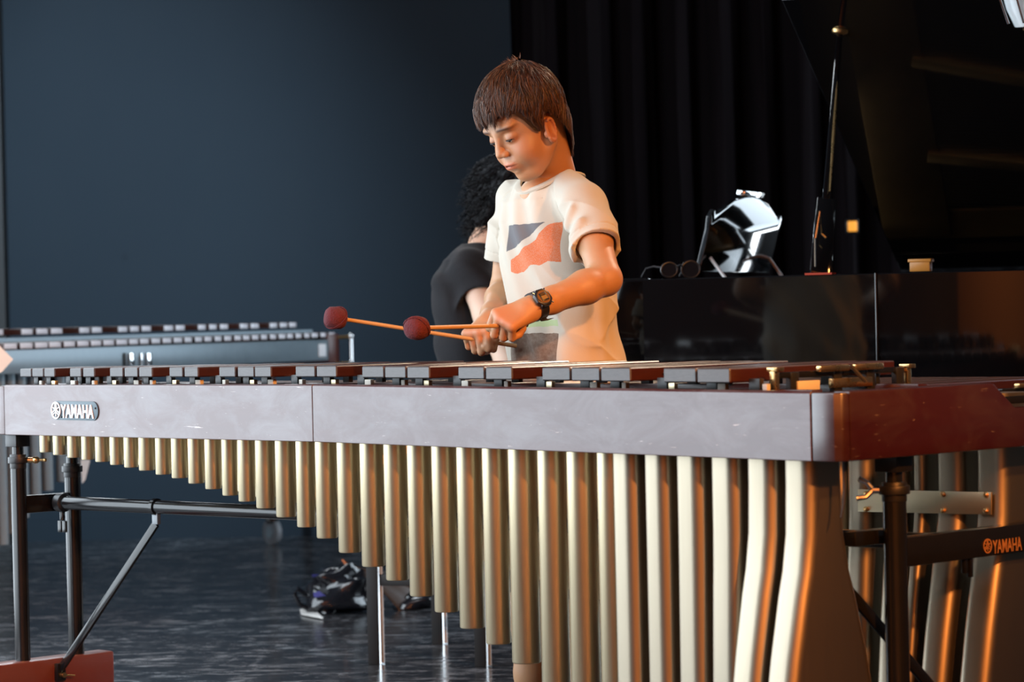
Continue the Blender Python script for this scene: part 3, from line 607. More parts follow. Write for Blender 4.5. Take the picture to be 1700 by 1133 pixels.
MB().loft([[p + N2 * a + Z * h for a, h in ((0, H2B), (0, H2T), (0.02, H2T), (0.02, H2B))] for p in r2]).build('back_rail', 'silver_rail', mar2, bevel=0.002)
NATR = [(6, 29), (32.6, 55), (57.7, 80), (81, 102), (105.5, 125), (128, 148), (150.5, 168.5), (171, 190), (192.7, 212), (214, 230), (232, 247.6), (251, 266.5), (269.5, 285), (288, 303), (306, 319),
        (323.5, 336), (339, 352), (356, 368.5), (372, 384.7), (388.8, 400.5), (403, 414.7), (418, 429.7), (433, 444), (448, 459), (462.4, 474.7), (476.5, 487), (490.6, 501), (505, 514.4), (517, 528), (532, 541.8), (546, 556)]
ACCR = [(-20, 6), (35, 55), (60, 80), (84, 104), (131.5, 149), (152, 169.5), (196, 212), (215.6, 231), (235, 251), (272, 288), (291.5, 307), (328.6, 342), (347, 360), (365, 379), (398, 412), (416, 430), (447.7, 460.6), (464.5, 477), (480, 492)]
def bar2(xl, xr, n, yt, yb, length, name):
    p0 = on2(xl, (yt + yb) / 2, n); p1 = on2(xr, (yt + yb) / 2, n); c = (p0 + p1) / 2; top = on2((xl + xr) / 2, yt, n).z; bot = on2((xl + xr) / 2, yb, n).z
    mb = MB(); c.z = (top + bot) / 2; hs = ((p1 - p0).length / 2, length / 2, (top - bot) / 2)
    mb.box(c + N2 * length / 2, (D2, N2, Z), hs); mb.mi = [0, 0, 0, 0, 1, 0]
    mb.mi = [1 if abs(sum((Vector(mb.v[i]) for i in f), Vector()).dot(N2) / 4 - (c.dot(N2))) < 0.002 else 0 for f in mb.f]
    mb.build(name, ['bar', 'pale_end'], mar2, bevel=0.002)
for xl, xr in NATR:
    f = xl / 550; bar2(xl, xr, 0.01, 570 - 18.5 * f, 581 - 21 * f, 0.30 - 0.10 * f, 'natural_bar')
for xl, xr in ACCR:
    f = max(xl, 0) / 490; bar2(xl, xr, 0.33 - 0.10 * f, 546.5 - 11.5 * f, 557.5 - 13.5 * f, 0.28 - 0.10 * f, 'accidental_bar')
z0 = on2(0, 562, 0.3).z
MB().loft([[P2(s, n + a, h) for a, h in ((-0.02, z0 - 0.02), (-0.02, z0), (0.02, z0), (0.02, z0 - .02))] for s, n in ((S0, 0.34), (on2(505, 550, 0.22).dot(D2) - O2.dot(D2), 0.20))]).build('bar_support', 'silver_rail', mar2)
for u in (0.06, 0.2): MB().loft([[P2(s, n * 1.0 + a, h) for a, h in ((-0.012, H2T - .02), (-0.012, H2T + 0.002), (0.012, H2T + 0.002), (0.012, H2T - 0.02))] for s, n in ((S0, u + .02), (S1, u))]).build('bar_support', 'black_plastic', mar2)
# right end piece: dark red wood with a chrome corner post and pale plate
e0 = P2(S1 + 0.002, 0, 0); e1 = on_plane(583, 580, e0, D2) if False else P2(S1 + 0.05, 0.0, 0)
MB().prism([P2(S1 + 0.001, 0.0, H2B - 0.01), P2(S1 + 0.07, 0.0, H2B - .01), P2(S1 + 0.07, 0.52, H2B - .01), P2(S1 + 0.001, 0.52, H2B - .01)], Z * (H2T - H2B + 0.03)).build('end_rail', 'dark_red_wood', mar2, bevel=0.004)
cp = pix(583, 580, YR2 + 0.06); cp0 = Vector((cp.x, cp.y, 0)); zt = pix(583, 558, cp.y).z; zb = pix(583, 604, cp.y).z
pst = MB().cyl(cp0 + Z * zb, cp0 + Z * zt, 0.007, seg=14).ball(cp0 + Z * zt, 0.012).ball(cp0 + Z * zb, 0.012).build('corner_post', 'chrome', mar2)
for zz in (zt - 0.004, zb + 0.002): MB().cyl(cp0 + Z * zz, P2(S1 + 0.06, 0.01, zz), 0.006, seg=8).build('post_arm', 'brass', pst)
hp = on2(534, 582); MB().box(hp - N2 * 0.003, (D2, N2, Z), (0.022, 0.003, 0.024)).build('latch_plate', 'plate_white', mar2, bevel=0.004)
for px in (206, 217, 233, 246):
    hp = on2(px, 597); MB().box(hp - N2 * 0.004, (D2, N2, Z), (0.012 if px in (217, 246) else 0.004, 0.004, 0.022)).build('latch', 'chrome' if px != 206 else 'black_plastic', mar2, bevel=0.002)
# resonator tubes under it
xs = [(-30, -12), (-9, 9), (11.5, 23), (24, 46), (48, 64.5), (70, 83), (95, 106), (112, 124), (128, 138)]; yb2 = [915, 905, 886, 860, 838, 815, 800, 785, 775]
for (xl, xr), y in zip(xs, yb2):
    p0 = on2(xl, 700, 0.10); p1 = on2(xr, 700, 0.10); c = (p0 + p1) / 2; r = max((p1 - p0).length / 2 * 0.62, 0.02); c.z = 0; hb = max(pix((xl + xr) / 2, y, c.y).z, 0.1)
    MB().loft([ring_pts(c, r * 0.93, hb, 18), ring_pts(c, r, hb + 0.003, 18), ring_pts(c, r, H2T - 0.03, 18)]).build('resonator_tube', 'silver_tube', mar2, angle=50)
s = on2(138, 700, 0.1).dot(D2) - O2.dot(D2) + 0.03; k = 0
while s < S1 - 0.05:
    c = P2(s, 0.12, 0); hb = H2B - 0.02 - 0.10 * max(0, 1 - k / 9)
    MB().loft([ring_pts(c, 0.021, hb + 0.02, 14), ring_pts(c, 0.021, H2T - 0.03, 14)]).build('resonator_tube', 'silver_tube', mar2, angle=50); s += 0.06; k += 1
# end stand with castor
cw = pix(452, 884, 12.05); cw0 = Vector((cw.x, cw.y, 0))
stand = MB().box(P2(S1 - 0.03, 0.26, H2B - 0.05), (D2, N2, Z), (0.018, 0.02, 0.05)).build('leg_block', 'dark_red_wood', mar2, bevel=0.003)
MB().cyl(P2(S1 - 0.03, 0.26, H2B - 0.05), Vector((cw0.x, cw0.y, H2B - 0.05)), 0.018, seg=12).build('leg_tube', 'black_metal', mar2)
wa = (RT * 0.75 + fw * 0.6).normalized(); wa = Vector((wa.x, wa.y, 0)).normalized()
cst = MB().box(cw0 + Z * 0.115, ((1, 0, 0), (0, 1, 0), Z), (0.024, 0.03, 0.022)).build('castor_fork', 'black_metal', mar2, bevel=0.003)
MB().cyl(cw0 + Z * 0.13, cw0 + Z * H2B, 0.018, seg=14).build('leg', 'black_metal', mar2)
wh = MB().lathe(cw0 + Z * 0.056 - wa * 0.013, wa, [(0, 0.038), (0.002, 0.055), (0.024, 0.055), (0.026, 0.038)], 24).build('castor_wheel', 'rubber_grey', mar2)
MB().lathe(cw0 + Z * 0.056 - wa * 0.017, wa, [(0, 0.010), (0.002, 0.026), (0.032, 0.026), (0.034, 0.010)], 16).build('wheel_hub', 'silver_tube', wh)
lx = P2(S0 + 0.05, 0.45, 0)
MB().box(lx + Z * 0.42, (D2, N2, Z), (0.02, 0.02, 0.42)).build('leg', 'dark_red_wood', mar2, bevel=0.003)
MB().box(lx + Z * 0.04, (D2, N2, Z), (0.04, 0.42, 0.04)).build('foot_beam', 'dark_red_wood', mar2, bevel=0.004)
# sheet of paper sticking into the frame at the left and the white tag under the resonators
pp = [pix(-60, 560, 8.6), pix(-4, 572, 8.6), pix(21, 597, 8.62), pix(2, 618, 8.6), pix(-60, 640, 8.6)]
stand_p = empty('music_stand', Vector((pp[0].x - 0.16, pp[0].y, 0)), 'music stand at the left edge holding the peach sheet', 'music stand')
sb = Vector((pp[0].x - 0.16, 8.62, 0))
MB().cyl(sb + Z * 0.02, sb + Z * (pp[4].z + 0.02), 0.011, seg=12).build('pole', 'black_metal', stand_p)
for k in range(3):
    a = 2 * math.pi * k / 3 + 0.4; MB().cyl(sb + Z * 0.2, sb + Vector((math.cos(a), math.sin(a), 0)) * 0.17 + Z * 0.008, 0.007, seg=8).build('leg', 'black_metal', stand_p)
MB().box(sb + Z * (pp[4].z + 0.05) + Vector((0.04, 0.01, 0)), ((1, 0, 0), (0, 1, 0.25), (0, -0.25, 1)), (0.16, 0.004, 0.10)).build('desk_panel', 'black_metal', stand_p)
sh = MB().prism([p for p in pp], Vector((0.002, -0.002, 0.0))).build('sheet', 'paper_peach'); recenter(sh); tag(sh, 'corner of a peach paper sheet poking in at the left edge', 'paper')
tg = [on2(134, 764, 0.05), on2(149, 764, 0.05), on2(141, 797, 0.05), on2(136, 803, 0.05)]
tg_o = MB().prism(tg, -N2 * 0.002).build('card', 'paper'); recenter(tg_o); tag(tg_o, 'small white card hanging under the short gold resonators at the left', 'card')

# ================================================================== grand piano
PHI = math.radians(-20); AX = Vector((math.cos(PHI), math.sin(PHI), 0)); WX = Vector((-math.sin(PHI), math.cos(PHI), 0)); PC = Vector((0.02, 7.5, 0))
RIM = pix(1200, 460.4, 7.32).z; RB_ = 0.70
def PP(a, w, h=0.0): return PC + AX * a + WX * w + Z * h
piano = empty('grand_piano', PP(0.9, 0.7, 0), 'black grand piano with its lid propped open behind the boy', 'piano')
def outline(inset=0.0):
    pts = [(0.0, 0.0)]
    pts += [(0.4, 0.0), (0.92, 0.0)]
    for k in range(1, 15):
        t = k / 14; a = 0.92 + 1.0 * t; w = 0.60 * t ** 3.0; pts.append((a, w))
    for k in range(1, 13):
        an = math.radians(-50 + 140 * k / 12); pts.append((1.86 + 0.36 * math.cos(an), 1.02 + 0.44 * math.sin(an)))
    pts += [(1.6, 1.48), (0.8, 1.48), (0.0, 1.48)]
    if inset:
        n = len(pts); out = []
        for i in range(n):
            p = Vector((*pts[i], 0)); d = (Vector((*pts[(i + 1) % n], 0)) - Vector((*pts[i - 1], 0))).normalized(); nn = Vector((-d.y, d.x, 0)); out.append((p.x + nn.x * inset, p.y + nn.y * inset))
        out[0] = (inset, inset); out[-1] = (inset, 1.48 - inset); return out
    return pts
oo, ii = outline(), outline(0.055)
ii = [(max(a, 0.36), w) for a, w in ii]
mb = MB(); n = len(oo); vs = [PP(a, w, RB_) for a, w in oo] + [PP(a, w, RIM) for a, w in oo] + [PP(a, w, RIM) for a, w in ii] + [PP(a, w, RB_) for a, w in ii]; fs = []
for i in range(n):
    j = (i + 1) % n
    if i == n - 1: continue
    for b in range(3): fs.append((b * n + i, b * n + j, (b + 1) * n + j, (b + 1) * n + i))
    fs.append((3 * n + i, 3 * n + j, j, i))
mb.add(vs, fs); mb.build('rim', 'piano', piano, bevel=0.003, angle=14)
MB().prism([PP(a, w, RB_ + 0.03) for a, w in outline(0.03)], Z * 0.02).build('soundboard', 'soundboard', piano, smooth=False)
# iron plate: border, struts and strings
pl_o, pl_i = outline(0.065), outline(0.16); pl_o = [(max(a, 0.62), w) for a, w in pl_o]; pl_i = [(max(a, 0.80), w) for a, w in pl_i]
mb = MB(); hq = RIM - 0.075
for i in range(1, n - 1):
    j = i + 1
    if (Vector((*pl_o[i], 0)) - Vector((*pl_o[j], 0))).length < 1e-4: continue
    mb.prism([PP(*pl_o[i], hq), PP(*pl_o[j], hq), PP(*pl_i[j], hq), PP(*pl_i[i], hq)], Z * 0.012)
plate_p = mb.build('iron_plate', 'piano_plate', piano, smooth=False)
MB().box(PP(0.71, 0.74, hq + 0.012), (AX, WX, Z), (0.10, 0.66, 0.012)).build('tuning_pin_field', 'piano_plate', piano, bevel=0.003)
def strut(a0, w0, a1, w1, r=0.016):
    p, q = PP(a0, w0, hq + 0.02), PP(a1, w1, hq + 0.02); d = (q - p).normalized()
    MB().box((p + q) / 2, (d, Z.cross(d), Z), ((q - p).length / 2, r, 0.016)).build('plate_strut', 'piano_plate', piano, bevel=0.004)
strut(0.78, 0.42, 1.12, 0.50); strut(1.10, 0.50, 1.75, 0.62); strut(1.10, 0.50, 2.02, 0.98); strut(0.78, 0.80, 2.08, 1.15); strut(0.78, 1.12, 2.0, 1.32)
mb = MB()
for k in range(110):
    w = 0.10 + 1.26 * k / 110; a1 = min(1.0 + (w - 0.05) * 1.0, 2.05) if w < 0.95 else 2.0
    p, q = PP(0.80, w, hq + 0.006), PP(a1, min(w + 0.1, 1.38), hq + 0.006); d = (q - p).normalized(); mb.box((p + q) / 2, (d, Z.cross(d), Z), ((q - p).length / 2, 0.0016, 0.0012))
tag(mb.build('strings', 'string_steel', piano, smooth=False), kind='stuff')
cst_ = PP(1.02, 0.30, hq + 0.012)
for s_ in (-1, 1):
    MB().box(cst_ + AX * 0.07 * s_, (AX, WX, Z), (0.008, 0.08, 0.006)).box(cst_ + WX * 0.08 * s_, (AX, WX, Z), (0.078, 0.008, 0.006)).build('plate_crest', 'black_metal', piano)
# lid propped open, hinged on the far side
LANG = math.radians(27.3); lw = -WX * math.cos(LANG) + Z * math.sin(LANG); ln = AX.cross(lw); hin = PP(0, 1.47, RIM + 0.02)
lo = [(max(a, 0.66), w) for a, w in outline(-0.012) if a > 0.61]; lo = [(0.66, 0.0)] + lo + [(0.66, 1.48)]
seen = []; [seen.append(p) for p in lo if not seen or (abs(p[0] - seen[-1][0]) + abs(p[1] - seen[-1][1])) > 1e-3]
MB().prism([hin + AX * a + lw * (1.47 - w) for a, w in seen], ln * (0.022 if ln.z > 0 else -0.022)).build('lid', 'piano', piano, bevel=0.003, angle=14)
ffl = MB(); up_ = (lw * 1.0); base_n = ln if ln.z > 0 else -ln
ffl.prism([hin + AX * a + lw * b + base_n * 0.026 for a, b in ((0.68, 0.0), (1.18, 0.0), (1.18, 1.40), (0.68, 1.40))], base_n * 0.02).build('lid_flap', 'piano', piano, bevel=0.003)
MB().cyl(PP(0.925, -0.001, RB_), PP(0.925, -0.001, RIM), 0.004, seg=12).build('rim_highlight_bead', 'piano', piano)  # added bead that catches a vertical highlight where the rim bends
# prop stick with brass cup
pb = pix(1362, 452, 7.265); pb.z = RIM; pt = pix(1394, 52, 7.525)
def slab(p, q, w0, w1, d, name, mat, par, bev=0.002):
    dd = (q - p).normalized(); sx = dd.cross(Vector((0, 1, 0))).normalized(); sy = sx.cross(dd)
    return MB().loft([[c + sx * a * w + sy * b * d for a, b in ((-1, -1), (1, -1), (1, 1), (-1, 1))] for c, w in ((p, w0), (q, w1))]).build(name, mat, par, bevel=bev)
k1 = pb.lerp(pt, 0.30)
ps = slab(pb, k1, 0.026, 0.024, 0.012, 'prop_stick', 'piano', piano); slab(k1, pt, 0.010, 0.007, 0.008, 'prop_rod', 'piano', ps)
sx_ = Vector((1, 0, 0.1))
MB().tube([k1 + Vector((0.008, -0.011, 0.02)), pb.lerp(pt, 0.55) + Vector((0.004, -0.012, 0)), pt + Vector((-0.002, -0.012, -0.03))], [0.0022, 0.0042, 0.0032], 8).build('prop_highlight', 'brass', ps)  # brass tube stands in for the golden highlight on the black stick
MB().tube([pb + Vector((-0.012, -0.016, 0.09)), pb + Vector((0.0, -0.016, 0.155)), pb + Vector((0.004, -0.016, 0.10)), pb + Vector((0.014, -0.016, 0.09))], 0.0028, 6).build('brass_spring', 'brass', ps)
MB().cyl(pb + Vector((-0.014, -0.014, 0.02)), pb + Vector((-0.013, -0.014, 0.09)), 0.003, seg=8).build('steel_pin', 'chrome', ps)
MB().lathe(pt + Z * -0.008, Z + Vector((0.12, 0, 0)), [(0, 0.012), (0.004, 0.020), (0.012, 0.023), (0.016, 0.020), (0.019, 0.008)], 22).build('prop_cup', 'brass', ps)
fx = pix(1362, 453.5, 7.25); MB().box(Vector((fx.x, 7.25, RIM + 0.002)), (AX, WX, Z), (0.034, 0.022, 0.0025)).build('felt_strip', 'red_felt', piano)
# music desk: scroll-topped glossy panel, ledge and two struts
dn0 = PP(0.342, 0.40, RIM); tilt = math.radians(15); dz = Z * math.cos(tilt) + AX * math.sin(tilt); dx = WX
dp = [(0.0, 0.03), (0.70, 0.03), (0.70, 0.17), (0.715, 0.215), (0.69, 0.240), (0.672, 0.222), (0.63, 0.238), (0.52, 0.276), (0.42, 0.291), (0.35, 0.294), (0.28, 0.291), (0.18, 0.276), (0.07, 0.238), (0.028, 0.222), (0.01, 0.240), (-0.015, 0.215), (0.0, 0.17)]
poly = [dn0 + dx * u + dz * v * 0.80 for u, v in dp]; dnn = dx.cross(dz); dnn = dnn if dnn.dot(AX) > 0 else -dnn
desk = MB().prism(poly, dnn * 0.014).build('music_desk', 'desk', piano, bevel=0.003, angle=25)
MB().box(dn0 + dx * 0.35 + dz * 0.243 + dnn * 0.004, (dx, dz, dnn), (0.10, 0.008, 0.012)).build('desk_lip', 'chrome', desk, bevel=0.003)
MB().box(dn0 + dx * 0.35 + dz * 0.034 - dnn * 0.016, (dx, dz, dnn), (0.34, 0.005, 0.018)).build('desk_ledge', 'desk', desk, bevel=0.002)
for px0, px1, yy in ((1179, 1204, 7.78), (1276, 1301, 8.38)):
    a = pix(px0, 428, yy); b = pix(px1, 460, yy - 0.02); b.z = RIM + 0.002
    MB().cyl(a, b, 0.0045, seg=10).build('desk_strut', 'plate_white', desk)  # white colour stands in for the bright reflection on the struts
# keyboard end
MB().box(PP(0.14, 0.74, 0.72), (AX, WX, Z), (0.135, 0.70, 0.02)).build('key_bed', 'piano', piano, bevel=0.003)
for s_ in (0, 1): MB().box(PP(0.17, 0.03 + 1.42 * s_, 0.86), (AX, WX, Z), (0.17, 0.03, 0.15)).build('key_cheek', 'piano', piano, bevel=0.01)
kb = MB()
for k in range(52): 
    w = 0.135 + k * 0.02325; MB().box(PP(0.105, w + 0.0115, 0.752), (AX, WX, Z), (0.072, 0.0112, 0.010)).build('white_key', 'ivory', piano)
for k in range(52):
    if k % 7 in (0, 1, 3, 4, 5) and k < 51: MB().box(PP(0.128, 0.135 + (k + 1) * 0.02325, 0.768), (AX, WX, Z), (0.046, 0.006, 0.008)).build('black_key', 'piano', piano)
MB().box(PP(0.22, 0.74, 0.85), (AX, WX, Z), (0.012, 0.68, 0.09)).build('fallboard', 'piano', piano, bevel=0.006)
MB().box(PP(0.36, 0.74, RIM - 0.01), (AX, WX, Z), (0.14, 0.69, 0.008)).build('desk_shelf', 'piano', piano, bevel=0.002)
for a, w in ((0.25, 0.18), (0.25, 1.30), (1.85, 1.0)):
    lg_ = MB().lathe(PP(a, w, 0.10), Z, [(0, 0.035), (0.03, 0.045), (0.3, 0.05), (0.52, 0.062), (0.54, 0.075), (0.605, 0.075)], 8).build('leg', 'piano', piano, bevel=0.004)
    MB().lathe(PP(a, w, 0.05) - WX * 0.015, WX, [(0, 0.035), (0.004, 0.05), (0.026, 0.05), (0.03, 0.035)], 20).build('castor_wheel', 'brass', lg_)
    MB().cyl(PP(a, w, 0.06), PP(a, w, 0.12), 0.02, seg=12).build('castor_fork', 'brass', lg_)
for w in (0.66, 0.74, 0.82): MB().box(PP(0.10, w, 0.08), (AX, WX, Z), (0.06, 0.012, 0.008)).build('pedal', 'brass', piano, bevel=0.003)
MB().box(PP(0.24, 0.74, 0.10), (AX, WX, Z), (0.08, 0.13, 0.05)).box(PP(0.22, 0.66, 0.42), (AX, WX, Z), (0.015, 0.015, 0.28)).box(PP(0.22, 0.82, 0.42), (AX, WX, Z), (0.015, 0.015, 0.28)).build('pedal_lyre', 'piano', piano, bevel=0.004)
# things on the rim
bl = pix(1529, 443, 7.24); bl.z = RIM + 0.001
blk = MB().box(bl + Z * 0.013, (AX, WX, Z), (0.025, 0.016, 0.012)).box(bl + Z * 0.028, (AX, WX, Z), (0.029, 0.018, 0.004)).build('wooden_block', 'amber_wood', bevel=0.002); recenter(blk); tag(blk, 'small amber wooden block lying on the piano rim under the open lid', 'block')
# sunglasses folded open on the rim
gx = pix(1128, 455, 7.40); g0 = Vector((gx.x, 7.40, RIM)); gl = empty('sunglasses', g0, 'dark sunglasses lying on the piano rim beside the music desk', 'sunglasses')
gd = Vector((1, 0.35, 0)).normalized(); gn = Vector((0.35, -1, 0)).normalized()
for s_, r in ((-0.026, 0.0215), (0.032, 0.0245)):
    c = g0 + gd * s_ + Z * 0.022 - gn * 0.004
    ring = [c + gd * (r * math.cos(2 * math.pi * k / 22)) + Z * (r * 0.86 * math.sin(2 * math.pi * k / 22)) + gn * 0.006 * math.sin(k) * 0 for k in range(23)]
    fr = MB().tube(ring, 0.0030, 8, cap=False).build('rim', 'watch_black', gl)
    MB().prism([c + gd * (r * 0.95 * math.cos(2 * math.pi * k / 20)) + Z * (r * 0.82 * math.sin(2 * math.pi * k / 20)) for k in range(20)], gn * 0.0015).build('lens', 'lens', gl, smooth=False)
    e = c + gd * (r if s_ > 0 else -r) + Z * 0.006
    MB().tube([e, e - gn * 0.05 + Z * 0.004, e - gn * 0.10 + Z * 0.0, e - gn * 0.13 - Z * 0.02], [0.0028, 0.0024, 0.0024, 0.0032], 8).build('temple', 'watch_black', gl)
MB().tube([g0 + gd * -0.006 + Z * 0.030, g0 + gd * 0.002 + Z * 0.034, g0 + gd * 0.009 + Z * 0.030], 0.0024, 8).build('bridge', 'chrome', gl)
# added glass lamp in place of an unidentified bright shape, upper right corner
lp = pix(1706, -12, 7.0); lamp = empty('added_lamp', lp, 'added glass lamp with chrome ribs in the upper right corner', 'lamp')
tl = Vector((-0.25, -0.2, 1)).normalized()
MB().lathe(lp - tl * 0.075, tl, [(0, 0.018), (0.004, 0.048), (0.05, 0.058), (0.16, 0.062), (0.18, 0.03)], 28).build('glass_shade', 'lamp_glass', lamp)
MB().lathe(lp - tl * 0.088, tl, [(0, 0.010), (0.003, 0.030), (0.008, 0.030)], 22).build('bottom_ring', 'brass', lamp)
for k in range(6):
    a = 2 * math.pi * k / 6 + 0.2; d = tl.orthogonal().normalized(); e = tl.cross(d); dd = d * math.cos(a) + e * math.sin(a)
    MB().tube([lp - tl * 0.06 + dd * 0.060, lp + dd * 0.066, lp + tl * 0.11 + dd * 0.066], 0.003, 6).build('chrome_rib', 'chrome', lamp)
MB().tube([lp + tl * 0.10, lp + tl * 0.2, lp + Z * 0.6, Vector((lp.x, lp.y, HC))], 0.006, 8).build('cable', 'cord', lamp)

# small amber pilot lamp on a slim stand in front of the curtain
am = pix(1415, 376, 11.4); pl_ = empty('pilot_lamp', Vector((am.x, am.y, 0)), 'small amber lamp glowing on a slim stand just left of the piano lid', 'lamp')
MB().lathe(Vector((am.x, am.y, 0)), Z, [(0, 0.12), (0.01, 0.12), (0.018, 0.02), (am.z - 0.03, 0.008)], 16).build('stand', 'curtain', pl_)
MB().box(am + Y_A * 0.012, ((1, 0, 0), (0, 1, 0), Z), (0.024, 0.012, 0.028)).build('housing', 'black_metal', pl_, bevel=0.003)
MB().box(am - Y_A * 0.004, ((1, 0, 0), (0, 1, 0), Z), (0.018, 0.006, 0.020)).build('glowing_lens', 'amber_glow', pl_, bevel=0.004)
# ================================================================== piano bench
bA = pix(624, 1103, 7.87); bB = pix(729, 1070, 8.31); bC = pix(801, 1107, 7.76)
for p_ in (bA, bB, bC): p_.z = 0
bD = bB + (bC - bA); bf = (bC - bA).normalized(); bs_ = Vector((-bf.y, bf.x, 0)); bcen = (bA + bD) / 2
bench = empty('piano_bench', bcen, 'black piano bench on square legs under the pianist', 'bench')
for p_ in (bA, bB, bC, bD): 
    g = MB().box(p_ + Z * 0.225, (bf, bs_, Z), (0.016, 0.016, 0.225)).build('leg', 'bench_black', bench, bevel=0.002)
    MB().box(p_ + bf * 0.0185 + Z * 0.225, (bf, bs_, Z), (0.0025, 0.012, 0.224)).build('chrome_strip', 'chrome', g)
    MB().box(p_ + bs_ * -0.0 + bf * 0.0215 + Z * 0.225, (bf, bs_, Z), (0.0035, 0.0035, 0.222)).build('chrome_strip', 'pale_steel', g, bevel=0.001)
for p_, q_ in ((bA, bC), (bB, bD), (bA, bB), (bC, bD)):
    d = (q_ - p_).normalized(); zz = pix(660, 966, 7.8).z
    MB().box((p_ + q_) / 2 + Z * zz, (d, Z.cross(d), Z), ((q_ - p_).length / 2 - 0.017, 0.009, 0.015)).build('stretcher', 'bench_black', bench, bevel=0.002)
MB().box(bcen + Z * 0.475, (bf, bs_, Z), (0.19, 0.28, 0.028)).build('seat', 'cloth_black', bench, bevel=0.012)

# ================================================================== bag on the floor
def blob(name, c, r, ax, mat, par, seed, amp=0.16, nu=34, nv=20, power=0.7):
    rr = rnd(seed); ph = [(rr.uniform(1, 4), rr.uniform(1, 4), rr.uniform(0, 6), rr.uniform(0, 6), rr.uniform(.3, 1)) for _ in range(9)]; rings = []
    for i in range(nv + 1):
        th = math.pi * (0.03 + 0.94 * i / nv); row = []
        for j in range(nu):
            f = 2 * math.pi * j / nu; k = 1 + amp * sum(w * math.sin(a * 2 * th + p) * math.sin(b * f + q) for a, b, p, q, w in ph) / 2.2
            x, y, z = math.sin(th) * math.cos(f), math.sin(th) * math.sin(f), -math.cos(th); sg = lambda t: math.copysign(abs(t) ** power, t)
            p = c + ax[0] * r[0] * sg(x) * k + ax[1] * r[1] * sg(y) * k + ax[2] * r[2] * sg(z) * k; p.z = max(p.z, 0.004); row.append(p)
        rings.append(row)
    return MB().loft(rings).build(name, mat, par, angle=60)
gy = 9.0; b0 = pix(560, 1018, gy); gy = 0.93 * b0.y / 1.0; bgc = pix(565, 985, 9.35); fz = pix(570, 1026, 9.3)
bagc = Vector((bgc.x, 9.30, 0)); bag = empty('shoulder_bag', bagc, 'shiny black shoulder bag slumped on the floor behind the resonators', 'bag')
X = Vector((1, 0, 0)); Y_ = Vector((0, 1, 0))
def BP(px, py, dy=0.0): return pix(px, py, 9.30 + dy)
blob('body', BP(566, 983) , (0.098, 0.11, 0.074), (Vector((1, 0.1, 0.12)).normalized(), Y_, Vector((-0.12, 0, 1)).normalized()), 'bag_black', bag, 'bag', 0.20)
blob('side_pocket', BP(535, 1000, -0.05), (0.05, 0.06, 0.045), (X, Y_, Z), 'bag_black', bag, 'pk', 0.2)
MB().loft([[BP(518, 954, -0.06), BP(518, 958, -0.05)], [BP(545, 955, -0.08), BP(545, 960, -0.07)], [BP(578, 945, -0.05), BP(580, 962, -0.06)], [BP(600, 950, 0.0), BP(598, 964, 0.0)]], cap=False, closed=False).build('lining', 'bag_lining', bag)
MB().loft([[BP(520, 985, -0.115), BP(524, 1006, -0.11)], [BP(530, 982, -0.118), BP(534, 1000, -0.118)], [BP(541, 990, -0.118), BP(548, 999, -0.115)]], cap=False, closed=False).build('lining', 'bag_lining', bag)
MB().prism([BP(569, 930, -0.03), BP(580, 938, -0.03), BP(640, 955, 0.0), BP(690, 980, 0.04), BP(700, 1010, 0.02), BP(675, 1030, -0.02), BP(650, 1000, -0.02), BP(620, 968, -0.03), BP(578, 948, -0.04)], Vector((0, 0.03, 0))).build('flap', 'bag_brown', bag, bevel=0.006)
blob('front_part', BP(690, 1008, 0.05), (0.06, 0.07, 0.045), (X, Y_, Z), 'bag_black', bag, 'fp', 0.2)
MB().tube([BP(515, 993, -0.08), BP(494, 978, -0.09), BP(489, 988, -0.10), BP(497, 1004, -0.10), BP(512, 1012, -0.09)], 0.008, 8).build('strap', 'bag_black', bag)
MB().box(BP(572, 934, -0.03), (Vector((0.6, 0, -0.8)), Y_, Vector((0.8, 0, 0.6))), (0.012, 0.006, 0.003)).build('buckle', 'chrome', bag)
pz = [pix(498, 1013, 9.0), pix(523, 1012, 9.0), pix(526, 1017, 8.95), pix(535, 1026, 8.9), pix(500, 1019, 8.95)]
pz = [on_plane(px, py, Vector((0, 0, 0.004)), Z) for px, py in ((498, 1014), (523, 1012), (526, 1018), (536, 1028), (500, 1021))]
fp_ = MB().prism(pz, Z * 0.004).build('paper_slip', 'paper'); recenter(fp_); tag(fp_, 'folded white paper slip on the floor beside the black bag', 'paper')
